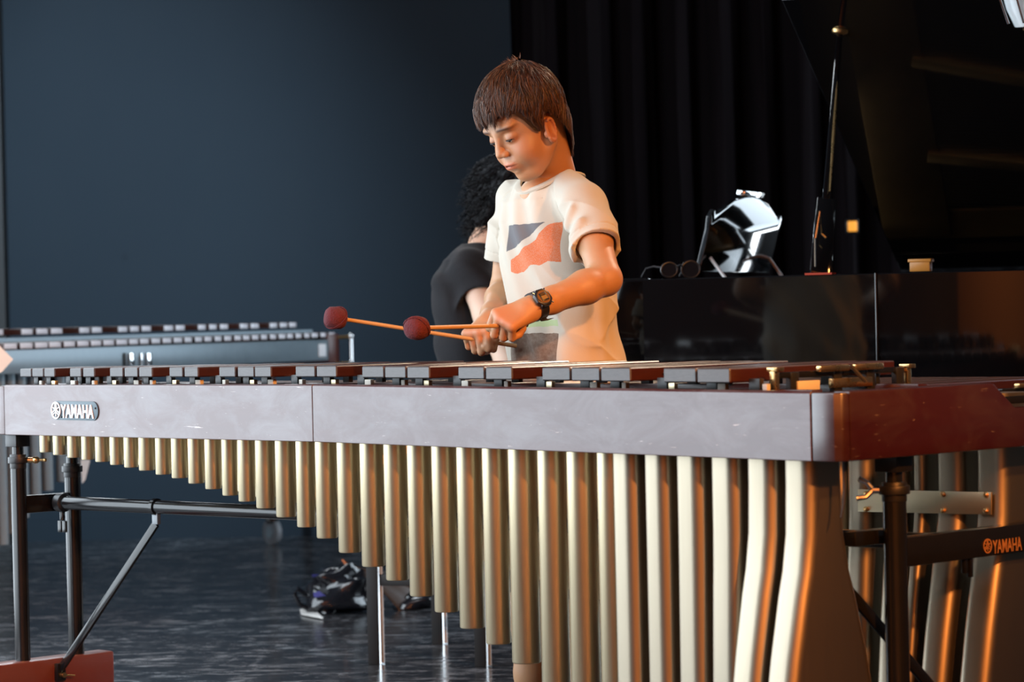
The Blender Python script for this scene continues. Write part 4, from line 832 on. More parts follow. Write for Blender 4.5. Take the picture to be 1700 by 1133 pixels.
# ================================================================== people: smooth-union bodies meshed by surface nets
def lerpa(a, b, t): return a + (b - a) * t
class Field:
    def __init__(s, lo, hi, h):
        s.lo = np.array(lo, float); s.h = h; s.n = np.ceil((np.array(hi) - s.lo) / h).astype(int) + 1
        s.F = np.full(s.n, 0.5, np.float32); s.ax = [s.lo[i] + h * np.arange(s.n[i]) for i in range(3)]
    def _sl(s, lo, hi):
        a = np.clip(np.floor((np.array(lo) - s.lo) / s.h).astype(int), 0, s.n); b = np.clip(np.ceil((np.array(hi) - s.lo) / s.h).astype(int) + 1, 0, s.n)
        if np.any(b <= a): return None
        sl = tuple(slice(a[i], b[i]) for i in range(3))
        return sl, (s.ax[0][sl[0]][:, None, None], s.ax[1][sl[1]][None, :, None], s.ax[2][sl[2]][None, None, :])
    def put(s, fn, lo, hi, k=0.01, mode='u'):
        g = s._sl(np.array(lo) - 0.03 - k, np.array(hi) + 0.03 + k)
        if g is None: return s
        sl, xyz = g; d = fn(*xyz).astype(np.float32); f = s.F[sl]
        if mode == 's': f2 = -f; d2 = d
        else: f2 = f; d2 = d
        if k > 0:
            hh = np.clip(0.5 + 0.5 * (f2 - d2) / k, 0, 1); r = f2 * (1 - hh) + d2 * hh - k * hh * (1 - hh)
        else: r = np.minimum(f2, d2)
        s.F[sl] = -r if mode == 's' else r; return s
    def cap(s, a, b, r0, r1=None, k=0.01, mode='u'):
        a = np.array(a, float); b = np.array(b, float); r1 = r0 if r1 is None else r1; ba = b - a; L2 = max(ba @ ba, 1e-12)
        def fn(x, y, z):
            t = np.clip(((x - a[0]) * ba[0] + (y - a[1]) * ba[1] + (z - a[2]) * ba[2]) / L2, 0, 1)
            return np.sqrt((x - a[0] - t * ba[0]) ** 2 + (y - a[1] - t * ba[1]) ** 2 + (z - a[2] - t * ba[2]) ** 2) - (r0 + (r1 - r0) * t)
        R = max(r0, r1); return s.put(fn, np.minimum(a, b) - R, np.maximum(a, b) + R, k, mode)
    def chain(s, pts, rs, k=0.01):
        for i in range(len(pts) - 1): s.cap(pts[i], pts[i + 1], rs[i], rs[i + 1], k)
        return s
    def ell(s, c, r, k=0.01, mode='u', ax=None):
        c = np.array(c, float); r = np.array(r, float); A = np.eye(3) if ax is None else np.array([list(v) for v in ax], float)
        def fn(x, y, z):
            dx, dy, dz = x - c[0], y - c[1], z - c[2]; q = [A[i][0] * dx + A[i][1] * dy + A[i][2] * dz for i in range(3)]
            k0 = np.sqrt(sum((q[i] / r[i]) ** 2 for i in range(3))); k1 = np.sqrt(sum((q[i] / r[i] ** 2) ** 2 for i in range(3))) + 1e-9
            return k0 * (k0 - 1) / k1
        R = r.max(); return s.put(fn, c - R, c + R, k, mode)
    def column(s, knots, Lv, Fv, k=0.02, grow=0.0):
        """elliptic column: knots (z, (cx, cy), rl, rf)"""
        kn = np.array([(z, c[0], c[1], a, b) for z, c, a, b in knots]); Lv = np.array(Lv, float); Fv = np.array(Fv, float)
        def fn(x, y, z):
            zz = np.clip(z, kn[0, 0], kn[-1, 0]); cx, cy, rl, rf = (np.interp(zz, kn[:, 0], kn[:, i]) for i in (1, 2, 3, 4)); rl = rl + grow; rf = rf + grow
            l = (x - cx) * Lv[0] + (y - cy) * Lv[1]; f = (x - cx) * Fv[0] + (y - cy) * Fv[1]
            q = np.sqrt((l / rl) ** 2 + (f / rf) ** 2); d = (q - 1) * np.minimum(rl, rf) * 1.05
            oz = np.maximum(np.maximum(z - kn[-1, 0], kn[0, 0] - z), 0.0); return np.where(oz > 0, np.sqrt(np.maximum(d, 0) ** 2 + oz ** 2), d)
        R = max(kn[:, 3].max(), kn[:, 4].max()) + grow + 0.02
        return s.put(fn, (kn[:, 1].min() - R, kn[:, 2].min() - R, kn[0, 0]), (kn[:, 1].max() + R, kn[:, 2].max() + R, kn[-1, 0]), k)
    def mesh(s):
        F = s.F; n = np.array(F.shape); ins = F < 0; cnt = np.zeros(n - 1, np.int8)
        for i in (0, 1):
            for j in (0, 1):
                for k in (0, 1): cnt += ins[i:n[0] - 1 + i, j:n[1] - 1 + j, k:n[2] - 1 + k]
        act = (cnt > 0) & (cnt < 8); ijk = np.argwhere(act); idx = np.full(n - 1, -1, np.int64); idx[act] = np.arange(len(ijk))
        cor = np.array([(i, j, k) for i in (0, 1) for j in (0, 1) for k in (0, 1)]); v8 = np.stack([F[ijk[:, 0] + c[0], ijk[:, 1] + c[1], ijk[:, 2] + c[2]] for c in cor], 1)
        acc = np.zeros((len(ijk), 3)); num = np.zeros(len(ijk))
        for a in range(8):
            for b in range(a + 1, 8):
                if abs(cor[a] - cor[b]).sum() != 1: continue
                va, vb = v8[:, a], v8[:, b]; x = (va < 0) != (vb < 0); t = np.where(x, va / np.where(x, va - vb, 1), 0)
                acc += np.where(x[:, None], cor[a] + (cor[b] - cor[a]) * t[:, None], 0); num += x
        V = s.lo + s.h * (ijk + acc / num[:, None]); Q = []
        for ax in range(3):
            o = [(ax + 1) % 3, (ax + 2) % 3]; sa = [slice(None)] * 3; sb = [slice(None)] * 3; sa[ax] = slice(0, -1); sb[ax] = slice(1, None)
            e = np.argwhere(ins[tuple(sa)] != ins[tuple(sb)]); ok = (e[:, o[0]] > 0) & (e[:, o[1]] > 0) & (e[:, o[0]] < n[o[0]] - 1) & (e[:, o[1]] < n[o[1]] - 1); e = e[ok]
            if not len(e): continue
            q = []
            for d0, d1 in ((-1, -1), (0, -1), (0, 0), (-1, 0)):
                c = e.copy(); c[:, o[0]] += d0; c[:, o[1]] += d1; q.append(idx[c[:, 0], c[:, 1], c[:, 2]])
            q = np.stack(q, 1); flip = ~ins[e[:, 0], e[:, 1], e[:, 2]]; q[flip] = q[flip][:, ::-1]; Q.append(q)
        return V, np.concatenate(Q)
def np_mesh(name, V, Q, mat, parent, tint=None, uv=None):
    me = bpy.data.meshes.new(name); me.vertices.add(len(V)); me.vertices.foreach_set('co', np.ascontiguousarray(V, np.float32).ravel())
    k = Q.shape[1]; me.loops.add(len(Q) * k); me.loops.foreach_set('vertex_index', Q.astype(np.int32).ravel()); me.polygons.add(len(Q))
    me.polygons.foreach_set('loop_start', np.arange(0, len(Q) * k, k, dtype=np.int32)); me.polygons.foreach_set('use_smooth', np.ones(len(Q), bool)); me.update(calc_edges=True); me.validate()
    if tint is not None:
        a = me.color_attributes.new('tint', 'FLOAT_COLOR', 'POINT'); a.data.foreach_set('color', np.concatenate([tint, np.ones((len(V), 1))], 1).astype(np.float32).ravel())
    if uv is not None:
        a = me.attributes.new('print_uv', 'FLOAT_VECTOR', 'POINT'); a.data.foreach_set('vector', uv.astype(np.float32).ravel())
    return link_mesh(name, me, mat, parent)
A3 = lambda v: np.array(v, float)
def head_field(scale=1.0, h=0.0016, eyes=True, neck=None):
    """head in its own frame: x forward, y to the left, z up; origin between the ears"""
    f = Field((-0.135, -0.105, -0.19), (0.14, 0.105, 0.16), h)
    f.ell((-0.003, 0, 0.046), (0.083, 0.072, 0.080), 0.01); f.ell((0.030, 0, 0.030), (0.062, 0.062, 0.066), 0.02)
    f.ell((0.036, 0, -0.018), (0.052, 0.056, 0.062), 0.02); f.ell((0.040, 0, -0.052), (0.042, 0.044, 0.036), 0.02)
    f.ell((0.066, 0, -0.078), (0.019, 0.022, 0.016), 0.018)
    for s in (-1, 1):
        f.cap((0.010, s * 0.052, -0.040), (0.055, s * 0.026, -0.076), 0.013, 0.011, 0.022)     # jaw line
        f.ell((0.062, s * 0.035, -0.027), (0.026, 0.025, 0.027), 0.02)                           # cheeks
        f.ell((0.079, s * 0.027, 0.037), (0.014, 0.024, 0.009), 0.014)                           # brow
        f.ell((0.096, s * 0.031, 0.014), (0.013, 0.016, 0.0095), 0.013, 's')                     # sockets
    f.cap((0.088, 0, 0.026), (0.1015, 0, -0.011), 0.0062, 0.0086, 0.010); f.ell((0.1035, 0, -0.0130), (0.0085, 0.0086, 0.0074), 0.006)
    for s in (-1, 1):
        f.ell((0.0965, s * 0.0105, -0.0165), (0.0095, 0.0062, 0.0062), 0.005); f.ell((0.0995, s * 0.0062, -0.0225), (0.0042, 0.0030, 0.0028), 0.002, 's')
    f.ell((0.084, 0, -0.045), (0.015, 0.024, 0.016), 0.014)
    f.ell((0.0942, 0, -0.0395), (0.0058, 0.0175, 0.0038), 0.005); f.ell((0.0930, 0, -0.0485), (0.0060, 0.0150, 0.0044), 0.005)
    for s in (-1, 1): f.cap((0.1015, 0, -0.0440), (0.0865, s * 0.0225, -0.0435), 0.0014, 0.0012, 0.0022, 's')
    f.ell((0.093, 0, -0.0585), (0.004, 0.012, 0.003), 0.006, 's'); f.cap((0.1035, 0, -0.026), (0.1015, 0, -0.034), 0.0018, 0.0018, 0.004, 's')
    for s in (-1, 1):                                                                            # eyelids with an almost closed slit
        c = A3((0.0765, s * 0.0305, 0.0125)); f.ell(c, (0.0136, 0.0152, 0.0118), 0.007)
        def slit(x, y, z, c=c, s=s):
            dx, dy, dz = x - c[0], y - c[1], z - c[2]; r = np.sqrt(dx ** 2 + (dy * 0.93) ** 2 + dz ** 2) - 0.0158
            m = -0.0022 - 0.10 * dx + 0 * dy; hw = 0.0026 * np.sqrt(np.clip(1 - (dy / 0.0125) ** 2, 0, 1)) - 0.0004
            return np.maximum(np.maximum(r, np.abs(dz + 0.0040 + 18 * dy ** 2 * 0) - hw), 0.0045 - dx)
        f.put(slit, c - 0.016, c + 0.016, 0.0012, 's')
    for s in (-1, 1):                                                                            # ears
        e = A3((0.010, s * 0.0710, -0.012)); u = A3((-0.30, 0, 0.95)); u /= np.linalg.norm(u); w = A3((-0.30, s * 0.93, 0)); w /= np.linalg.norm(w); v = np.cross(u, w)
        f.ell(e + v * 0 , (0.0265, 0.0052, 0.0150), 0.004, 'u', (u, w, v)); 
        f.ell(e + u * 0.004 + w * 0.0055, (0.0180, 0.0050, 0.0095), 0.003, 's', (u, w, v))
        pts = [e + u * (0.0240 * math.cos(a)) + v * (0.0132 * math.sin(a) * (1 if True else 1)) + w * 0.004 for a in np.linspace(-0.6, math.pi * 1.25, 14)]
        f.chain([p for p in pts], [0.0028] * 14, 0.003); f.ell(e - u * 0.019 + w * 0.001, (0.0085, 0.0045, 0.008), 0.004, 'u', (u, w, v))
        f.ell(e - u * 0.004 + v * 0.0 - w * 0.0 + A3((0.013, 0, 0)), (0.007, 0.0035, 0.004), 0.003, 'u', (u, w, v))
    if neck is not None: f.cap(A3((-0.022, 0, -0.02)), neck, 0.043, 0.048, 0.022)
    return f
def head_tint(V, brow=(0.10, 0.055, 0.04)):
    x, y, z = V[:, 0], V[:, 1], V[:, 2]; t = np.ones((len(V), 3)); ya = np.abs(y)
    def blend(m, c):
        m = np.clip(m, 0, 1)[:, None]; t[:] = t * (1 - m) + t * m * np.array(c)
    blend(0.8 * np.exp(-(((x - 0.070) / 0.03) ** 2 + ((ya - 0.036) / 0.022) ** 2 + ((z + 0.02) / 0.022) ** 2)), (1.0, 0.72, 0.66))
    blend((x > 0.082) * 0.95 * np.exp(-((np.maximum(ya / 0.021, 0)) ** 4 + ((z + 0.0445) / 0.0085) ** 4)), (0.98, 0.55, 0.55))
    blend((x > 0.075) * np.exp(-((ya / 0.024) ** 6 + ((z + 0.0437) / 0.0016) ** 2)), (0.35, 0.2, 0.2))
    zb = 0.0365 + 0.10 * (ya - 0.03) * 0 - 5.0 * (ya - 0.030) ** 2
    blend((x > 0.040) * 0.95 * np.exp(-(((ya - 0.032) / 0.021) ** 6 + ((z - zb) / 0.0038) ** 2)), brow)
    blend((x > 0.055) * 0.75 * np.exp(-(((ya - 0.033) / 0.019) ** 4 + ((z - 0.010) / 0.0075) ** 2)), (0.52, 0.36, 0.33))  # eyelid shade painted into the skin around the eyes
    blend(np.full(len(V), 1.0), (1.0, 0.90, 0.84))  # warm lamp light put into the tint of the whole head
    blend(0.55 * (ya > 0.066) * (np.abs(x - 0.010) < 0.03) * (np.abs(z + 0.012) < 0.04), (1.0, 0.62, 0.55))
    return t
def frame(org, fwd, left, upv):
    R = np.stack([A3(fwd), A3(left), A3(upv)], 1); return lambda V: np.asarray(V) @ R.T + A3(org)
def head_axes(yaw_dir, pitch, roll=0.0):
    f0 = Vector(yaw_dir).normalized(); l = Z.cross(f0).normalized(); f = f0 * math.cos(pitch) - Z * math.sin(pitch); u = Z * math.cos(pitch) + f0 * math.sin(pitch)
    l2 = l * math.cos(roll) + u * math.sin(roll); u2 = u * math.cos(roll) - l * math.sin(roll); return f, l2, u2
def hand(fd, wrist, d, dorsal, thumb, sc=1.0, curl=(62, 88, 48), k=0.006):
    w = A3(wrist); d = A3(d) / np.linalg.norm(d); n = A3(dorsal); n = n - d * (n @ d); n /= np.linalg.norm(n); t = A3(thumb); t = t - d * (t @ d) - n * (t @ n); t /= np.linalg.norm(t)
    P_ = lambda a, b, c: w + (d * a + t * b + n * c) * sc
    fd.cap(w - d * 0.01, P_(0.018, 0, 0), 0.0235 * sc, 0.023 * sc, 0.012)
    for b in (0.024, 0.008, -0.008, -0.023): fd.cap(P_(0.012, b * 0.55, -0.002), P_(0.074 - abs(b - 0.008) * 0.18, b, 0.001), 0.0155 * sc, 0.0112 * sc, 0.010)
    L = {0.027: (0.036, 0.022, 0.018), 0.009: (0.040, 0.025, 0.019), -0.009: (0.037, 0.023, 0.018), -0.026: (0.029, 0.018, 0.016)}
    for i, (b, ls) in enumerate(L.items()):
        p = P_(0.076 - abs(b - 0.009) * 0.22, b, 0.001); a = math.radians(8 + 3 * i); rs = [0.0092, 0.0084, 0.0076, 0.0066]
        if i == 3: rs = [r * 0.88 for r in rs]
        for j in range(3):
            a += math.radians(curl[j] + (4 * i if j == 0 else 0)); q = p + (d * math.cos(a) - n * math.sin(a)) * ls[j] * sc
            fd.cap(p, q, rs[j] * sc, rs[j + 1] * sc, 0.003); p = q
    p0, p1, p2, p3 = P_(0.016, 0.020, -0.008), P_(0.042, 0.035, -0.018), P_(0.066, 0.030, -0.024), P_(0.086, 0.020, -0.027)
    fd.cap(p0, p1, 0.0140 * sc, 0.0105 * sc, 0.008); fd.cap(p1, p2, 0.0100 * sc, 0.0088 * sc, 0.003); fd.cap(p2, p3, 0.0088 * sc, 0.0072 * sc, 0.003)
    return P_
def strands(rs, n, rootfn, r0=0.0007, segs=7, name='hair'):
    """many tapering three-sided strands in one mesh; rootfn(rng) -> list of points or None"""
    V = []; Q = []; T = []; c = 0
    for _ in range(n):
        pts = rootfn(rs)
        if pts is None or len(pts) < 3: continue
        pts = np.array(pts); m_ = len(pts); tv = rs.rand() ** 1.5; tn = np.gradient(pts, axis=0); tn /= np.linalg.norm(tn, axis=1)[:, None] + 1e-9
        a = np.cross(tn, (0.31, 0.22, 0.93)); a /= np.linalg.norm(a, axis=1)[:, None] + 1e-9; b = np.cross(tn, a); rad = r0 * (0.7 + 0.6 * rs.rand()) * np.linspace(1, 0.12, m_) ** 0.7
        ph = rs.rand() * 6
        for j in range(3):
            an = ph + j * 2.0944; V.append(pts + (a * math.cos(an) + b * math.sin(an)) * rad[:, None])
        for j in range(3):
            o0 = c + j * m_; o1 = c + ((j + 1) % 3) * m_; i = np.arange(m_ - 1); Q.append(np.stack([o0 + i, o1 + i, o1 + i + 1, o0 + i + 1], 1))
        T.append(np.full((3 * m_, 3), tv)); c += 3 * m_
    return np.concatenate(V), np.concatenate(Q), np.concatenate(T)

# ------------------------------------------------------------------ the boy
BF = Vector((-0.83, -0.56, 0)).normalized(); BLv = Vector((0.56, -0.83, 0)).normalized()
YBOY = 6.30
def bz(py, px=900, y=YBOY): return pix(px, py, y).z
boy = empty('person', Vector((pix(925, 600, YBOY).x, YBOY, 0)), 'boy with brown hair in a printed pale T-shirt playing the marimba, looking down', 'person')
HO = pix(884, 210, 6.24); hf, hl, hu = head_axes((-0.83, -0.56, 0), math.radians(29), math.radians(3)); HS = 1.0
hfr = frame(HO, hf, hl, hu)
def to_head(p): q = A3(p) - A3(HO); return np.array([q @ A3(hf), q @ A3(hl), q @ A3(hu)])
NB = pix(921, 300, 6.30)
fh = head_field(h=0.0015, neck=to_head(NB)); Vh, Qh = fh.mesh(); Th = head_tint(Vh); Vh = hfr(Vh)
Lsh, Lel, Lwr = pix(968, 336, 6.17), pix(1005, 464, 6.00), pix(884, 511, 5.88)
Rsh, Rel, Rwr = pix(856, 338, 6.42), pix(839, 482, 6.46), pix(812, 536, 6.26)
knots = [(bz(700), (pix(941, 600, YBOY).x, YBOY), 0.150, 0.112), (bz(600), (pix(938, 600, YBOY).x, YBOY), 0.146, 0.110), (bz(500), (pix(930, 500, YBOY).x, YBOY), 0.136, 0.104), (bz(420), (pix(921, 420, YBOY).x, YBOY), 0.134, 0.102),
         (bz(370), (pix(916, 370, YBOY).x, YBOY), 0.136, 0.097), (bz(334), (pix(914, 330, YBOY).x, YBOY), 0.128, 0.080), (bz(306), (pix(916, 306, YBOY).x, YBOY), 0.092, 0.060), (bz(288), (pix(918, 290, YBOY).x, YBOY), 0.050, 0.046)]
fb = Field((-0.22, 5.62, 0.0), (0.40, 6.70, 1.30), 0.0027)
fb.column([(z, c, a - 0.02, b - 0.02) for z, c, a, b in knots], BLv, BF, 0.01); fb.ell(A3(NB) + A3(BF) * 0.016 - A3((0, 0, 0.035)), (0.066, 0.066, 0.050), 0.02)
def arm(fd, sh, el, wr, r=(0.036, 0.0325, 0.0325, 0.0225)):
    sh, el, wr = A3(sh), A3(el), A3(wr); fd.chain([sh, lerpa(sh, el, 0.5), el], [r[0], r[0] * 0.97, r[1]], 0.02); fd.chain([el, lerpa(el, wr, 0.28), lerpa(el, wr, 0.75), wr], [r[1] * 0.98, r[2] * 1.03, r[3] * 1.15, r[3]], 0.015)
arm(fb, Lsh, Lel, Lwr); arm(fb, Rsh, Rel, Rwr)
Ld = (pix(810, 545, 5.83) - Lwr).normalized(); Ldo = Vector((0.15, -0.62, 0.76)); Lth = Ld.cross(Ldo)
LP_ = hand(fb, Lwr, Ld, Ldo, Lth, 1.0)
Rd = (pix(780, 562, 6.17) - Rwr).normalized(); Rdo = Vector((-0.35, -0.55, 0.75)); Rth = -(Rd.cross(Rdo))
RP_ = hand(fb, Rwr, Rd, Rdo, Rth, 1.0)
# legs: hip, knee, ankle, foot
for sgn, pa, ya in ((1, 968, 6.22), (-1, 879, 6.38)):
    hp_ = A3((pix(938, 640, YBOY).x, YBOY, bz(725))) + A3(BLv) * 0.070 * sgn; an = A3(pix(pa, 1190, ya)); an[2] = 0.075; kn = lerpa(hp_, an, 0.5) + A3(BF) * 0.02
    fb.chain([hp_, lerpa(hp_, kn, 0.5), kn], [0.068, 0.056, 0.045], 0.02); fb.chain([kn, lerpa(kn, an, 0.3), lerpa(kn, an, 0.75), an], [0.044, 0.045, 0.031, 0.027], 0.02)
    fb.cap(an, an + A3(BF) * 0.12 - A3((0, 0, 0.045)), 0.028, 0.024, 0.02)
    boy_leg = (hp_, kn, an)
    fs_ = Field(an + A3((-0.2, -0.2, -0.09)), an + A3((0.2, 0.2, 0.08)), 0.004); fs_.cap(an - A3(BF) * 0.03 - A3((0, 0, 0.04)), an + A3(BF) * 0.15 - A3((0, 0, 0.045)), 0.040, 0.034, 0.02); fs_.cap(an - A3((0, 0, 0.0)), an - A3((0, 0, 0.03)), 0.038, 0.04, 0.02)
    gz = fs_.ax[2][None, None, :]; fs_.F = np.maximum(fs_.F, (0.003 - gz).astype(np.float32)); fs_.F = np.maximum(fs_.F, (gz - 0.088).astype(np.float32)); V_, Q_ = fs_.mesh(); np_mesh('shoe', V_, Q_, 'shoe_dark', boy)
    fp2 = Field(np.minimum(hp_, kn) - 0.14, np.maximum(hp_, kn) + 0.14, 0.004); fp2.cap(hp_ - A3((0, 0, 0.02)), lerpa(hp_, kn, 0.95), 0.080, 0.074, 0.01); V_, Q_ = fp2.mesh(); np_mesh('shorts_leg', V_, Q_, 'cloth_navy', boy)
Vb, Qb = fb.mesh(); Tb = np.ones((len(Vb), 3))
# knuckles a little redder
for c_ in (LP_(0.076, 0.0, 0.004), RP_(0.076, 0.0, 0.004)): Tb *= 1 - np.exp(-((Vb - c_) ** 2).sum(1) / 0.0012)[:, None] * np.array([0.0, 0.16, 0.18])
body = np_mesh('body', np.concatenate([Vh, Vb]), np.concatenate([Qh, Qb + len(Vh)]), 'skin_boy', boy, np.concatenate([Th, Tb]))
# eyes under the lids, with lashes
for s in (-1, 1):
    c = A3((0.0760, s * 0.0305, 0.0115)); w = lambda q: Vector(hfr(np.array([q]))[0])
    ax = (Vector(hl), Vector(hu), Vector(hf)); e = MB().ball(w(c), 0.0127, ax, 20, 14).build('eyeball', 'eye_white', boy)
    gz_ = (Vector(hf) * 0.93 - Vector(hu) * 0.36).normalized(); gz_x = gz_.orthogonal().normalized(); MB().ball(w(c) + gz_ * 0.0088, (0.0062, 0.0062, 0.0046), (gz_x, gz_.cross(gz_x), gz_), 16, 10).build('iris', 'iris_dark', e)
    pts = [w(c + A3((0.0150 * math.cos(a) * 0.96, 0.0142 * math.sin(a), -0.0016 - 0.0022 * (1 - math.cos(a)) * 0.5))) for a in np.linspace(-0.95, 0.95, 12)]
    MB().tube(pts, [0.0004] + [0.0015] * 10 + [0.0006], 6).build('eyelashes', 'lash', boy)
# T-shirt: hollow shell with sleeves, folds and a neck hole
ft_ = Field((-0.22, 5.85, bz(712)), (0.36, 6.72, 1.32), 0.0024)
ft_.column(knots, BLv, BF, 0.02)
cx = ft_.ax[0][:, None, None]; cy = ft_.ax[1][None, :, None]; cz = ft_.ax[2][None, None, :]
def smin(a_, b_, k): h_ = np.clip(0.5 + 0.5 * (b_ - a_) / k, 0, 1); return (b_ * (1 - h_) + a_ * h_ - k * h_ * (1 - h_)).astype(np.float32)
for sh, el, t_ in ((Lsh, Lel, 0.60), (Rsh, Rel, 0.66)):
    shv, elv = A3(sh), A3(el); nbv = A3(NB) - A3((0, 0, 0.012)); dv = elv - shv; ln_ = np.linalg.norm(dv); dv = dv / ln_
    sl_ = Field(ft_.lo, ft_.lo + ft_.h * (ft_.n - 1), ft_.h); sl_.F = np.full(ft_.F.shape, 0.5, np.float32)
    sl_.cap(lerpa(shv, nbv, 0.72) + A3((0, 0, 0.012)), shv, 0.034, 0.041, 0.03); sl_.cap(shv, lerpa(shv, elv, 0.85), 0.041, 0.058, 0.025)
    tt = (cx - shv[0]) * dv[0] + (cy - shv[1]) * dv[1] + (cz - shv[2]) * dv[2]; rr_ = np.sqrt((cx - shv[0] - tt * dv[0]) ** 2 + (cy - shv[1] - tt * dv[1]) ** 2 + (cz - shv[2] - tt * dv[2]) ** 2)
    sl_.F = sl_.F + np.where((np.abs(tt - (t_ * ln_ - 0.020)) < 0.0018), 0.0014, 0).astype(np.float32)
    sl_.F = np.maximum(sl_.F, (tt - t_ * ln_).astype(np.float32)); seam = 0.0022 * np.exp(-((sl_.F - ft_.F) / 0.0028) ** 2) * (np.abs(ft_.F) < 0.03) * (cz > bz(425)); ft_.F = smin(ft_.F, sl_.F, 0.030) + seam.astype(np.float32)
cx = ft_.ax[0][:, None, None]; cy = ft_.ax[1][None, :, None]; cz = ft_.ax[2][None, None, :]; xc_ = pix(925, 450, YBOY).x
lq = (cx - xc_) * BLv.x + (cy - YBOY) * BLv.y; fq = (cx - xc_) * BF.x + (cy - YBOY) * BF.y; zq = cz - 0.95
fold = 0.0046 * np.sin(46 * (lq + 0.45 * zq) + 5 * zq + 2.2 * np.sin(9 * zq + 1)) * np.clip((0.17 - zq) / 0.12, 0.25, 1)
fold = fold + 0.0044 * np.sin(60 * (zq * 0.8 + lq * 0.9) + 3 * np.sin(14 * lq)) * np.clip((zq - 0.02) / 0.1, 0, 1) + 0.0034 * np.sin(95 * lq + 18 * zq + 1.7 * np.sin(21 * zq)) * np.clip((0.05 - zq) / 0.1, 0, 1)
ridge = lambda ph: (1 - np.abs(np.sin(ph))) ** 2.5
sm_ = lambda v, a, b: np.clip((v - a) / (b - a), 0, 1) ** 2 * (3 - 2 * np.clip((v - a) / (b - a), 0, 1))
fold = fold + 0.0080 * ridge(21 * (lq + 0.30 * fq + 0.16 * zq) + 0.9 * np.sin(7 * zq + 3 * lq) + 0.5) * sm_(zq, 0.12, -0.04)
fold = fold + 0.0070 * ridge(23 * (0.62 * lq + 0.80 * zq) + 0.8 * np.sin(9 * lq) + 0.2) * sm_(zq, -0.02, 0.06) * sm_(np.abs(lq - 0.01), 0.03, 0.10)
fold = fold + 0.0060 * ridge(30 * (0.85 * zq - 0.55 * fq) + 0.9 * np.sin(14 * lq + 2)) * sm_(np.abs(lq), 0.10, 0.14)
for (p_, q_, r_) in ((pix(962, 345, 6.05), pix(940, 470, 6.10), 0.011), (pix(945, 345, 6.1), pix(922, 440, 6.12), 0.009), (pix(885, 325, 6.2), pix(905, 365, 6.14), 0.008), (pix(955, 470, 6.08), pix(975, 600, 6.12), 0.011), (pix(895, 560, 6.14), pix(890, 640, 6.14), 0.008), (pix(920, 550, 6.1), pix(925, 650, 6.1), 0.008), (pix(990, 500, 6.2), pix(1000, 620, 6.2), 0.010)):
    ba = A3(q_) - A3(p_); tq = np.clip(((cx - p_[0]) * ba[0] + (cy - p_[1]) * ba[1] + (cz - p_[2]) * ba[2]) / (ba @ ba), 0, 1); dd = (cx - p_[0] - tq * ba[0]) ** 2 + (cy - p_[1] - tq * ba[1]) ** 2 + 0.25 * (cz - p_[2] - tq * ba[2]) ** 2
    fold = fold + 0.015 * np.exp(-dd / (2 * r_ * r_)) - 0.009 * np.exp(-dd / (2 * (2.2 * r_) ** 2))
ft_.F = ft_.F - (fold * np.clip(1 - np.abs(ft_.F) / 0.05, 0, 1)).astype(np.float32)
outer = ft_.F.copy(); ft_.F = np.maximum(outer, -(outer + 0.0062))
for sh, el in ((Lsh, Lel), (Rsh, Rel)): ft_.cap(lerpa(A3(sh), A3(el), 0.30), lerpa(A3(sh), A3(el), 0.95), 0.038, 0.049, 0.0, 's')    # hollow sleeves
nax = (A3(HO) - A3(NB)); nax /= np.linalg.norm(nax); ncen = A3(NB) + A3((0, 0, 0.004)) + A3(BF) * 0.014
NRAD = 0.060
pl_n = A3(Z) * 0.86 + A3(BF) * 0.45; pl_n /= np.linalg.norm(pl_n); ft_.cap(ncen - pl_n * 0.035, ncen + pl_n * 0.10, NRAD, NRAD + 0.012, 0.0, 's')
Vt, Qt = ft_.mesh(); UVt = np.stack([(Vt[:, 0] - xc_) * BLv.x + (Vt[:, 1] - YBOY) * BLv.y, Vt[:, 2], (Vt[:, 0] - xc_) * BF.x + (Vt[:, 1] - YBOY) * BF.y], 1)
def fld(p):
    g = (np.asarray(p) - ft_.lo) / ft_.h; i = np.floor(g).astype(int); fr_ = g - i; v = 0
    for a_ in (0, 1):
        for b_ in (0, 1):
            for c_ in (0, 1): v += outer[i[0] + a_, i[1] + b_, i[2] + c_] * (fr_[0] if a_ else 1 - fr_[0]) * (fr_[1] if b_ else 1 - fr_[1]) * (fr_[2] if c_ else 1 - fr_[2])
    return v
def chest(px, py):
    r_ = ray(px, py); r_ = r_ / r_.y; p = CAMP + r_ * 6.25
    for yy in np.arange(5.95, 6.55, 0.003):
        q_ = CAMP + r_ * yy
        if fld(q_) < 0: p = q_; break
    return (p.x - xc_) * BLv.x + (p.y - YBOY) * BLv.y, p.z
t = NT('tshirt'); sep = t.n('ShaderNodeSeparateXYZ'); t.t.links.new(t.attr('print_uv', 'Vector'), sep.inputs[0]); u_, v_, w_ = sep.outputs
wob = t.math('MULTIPLY', t.math('SUBTRACT', t.noise(t.attr('print_uv', 'Vector'), 60, 2), 0.5), 0.006)
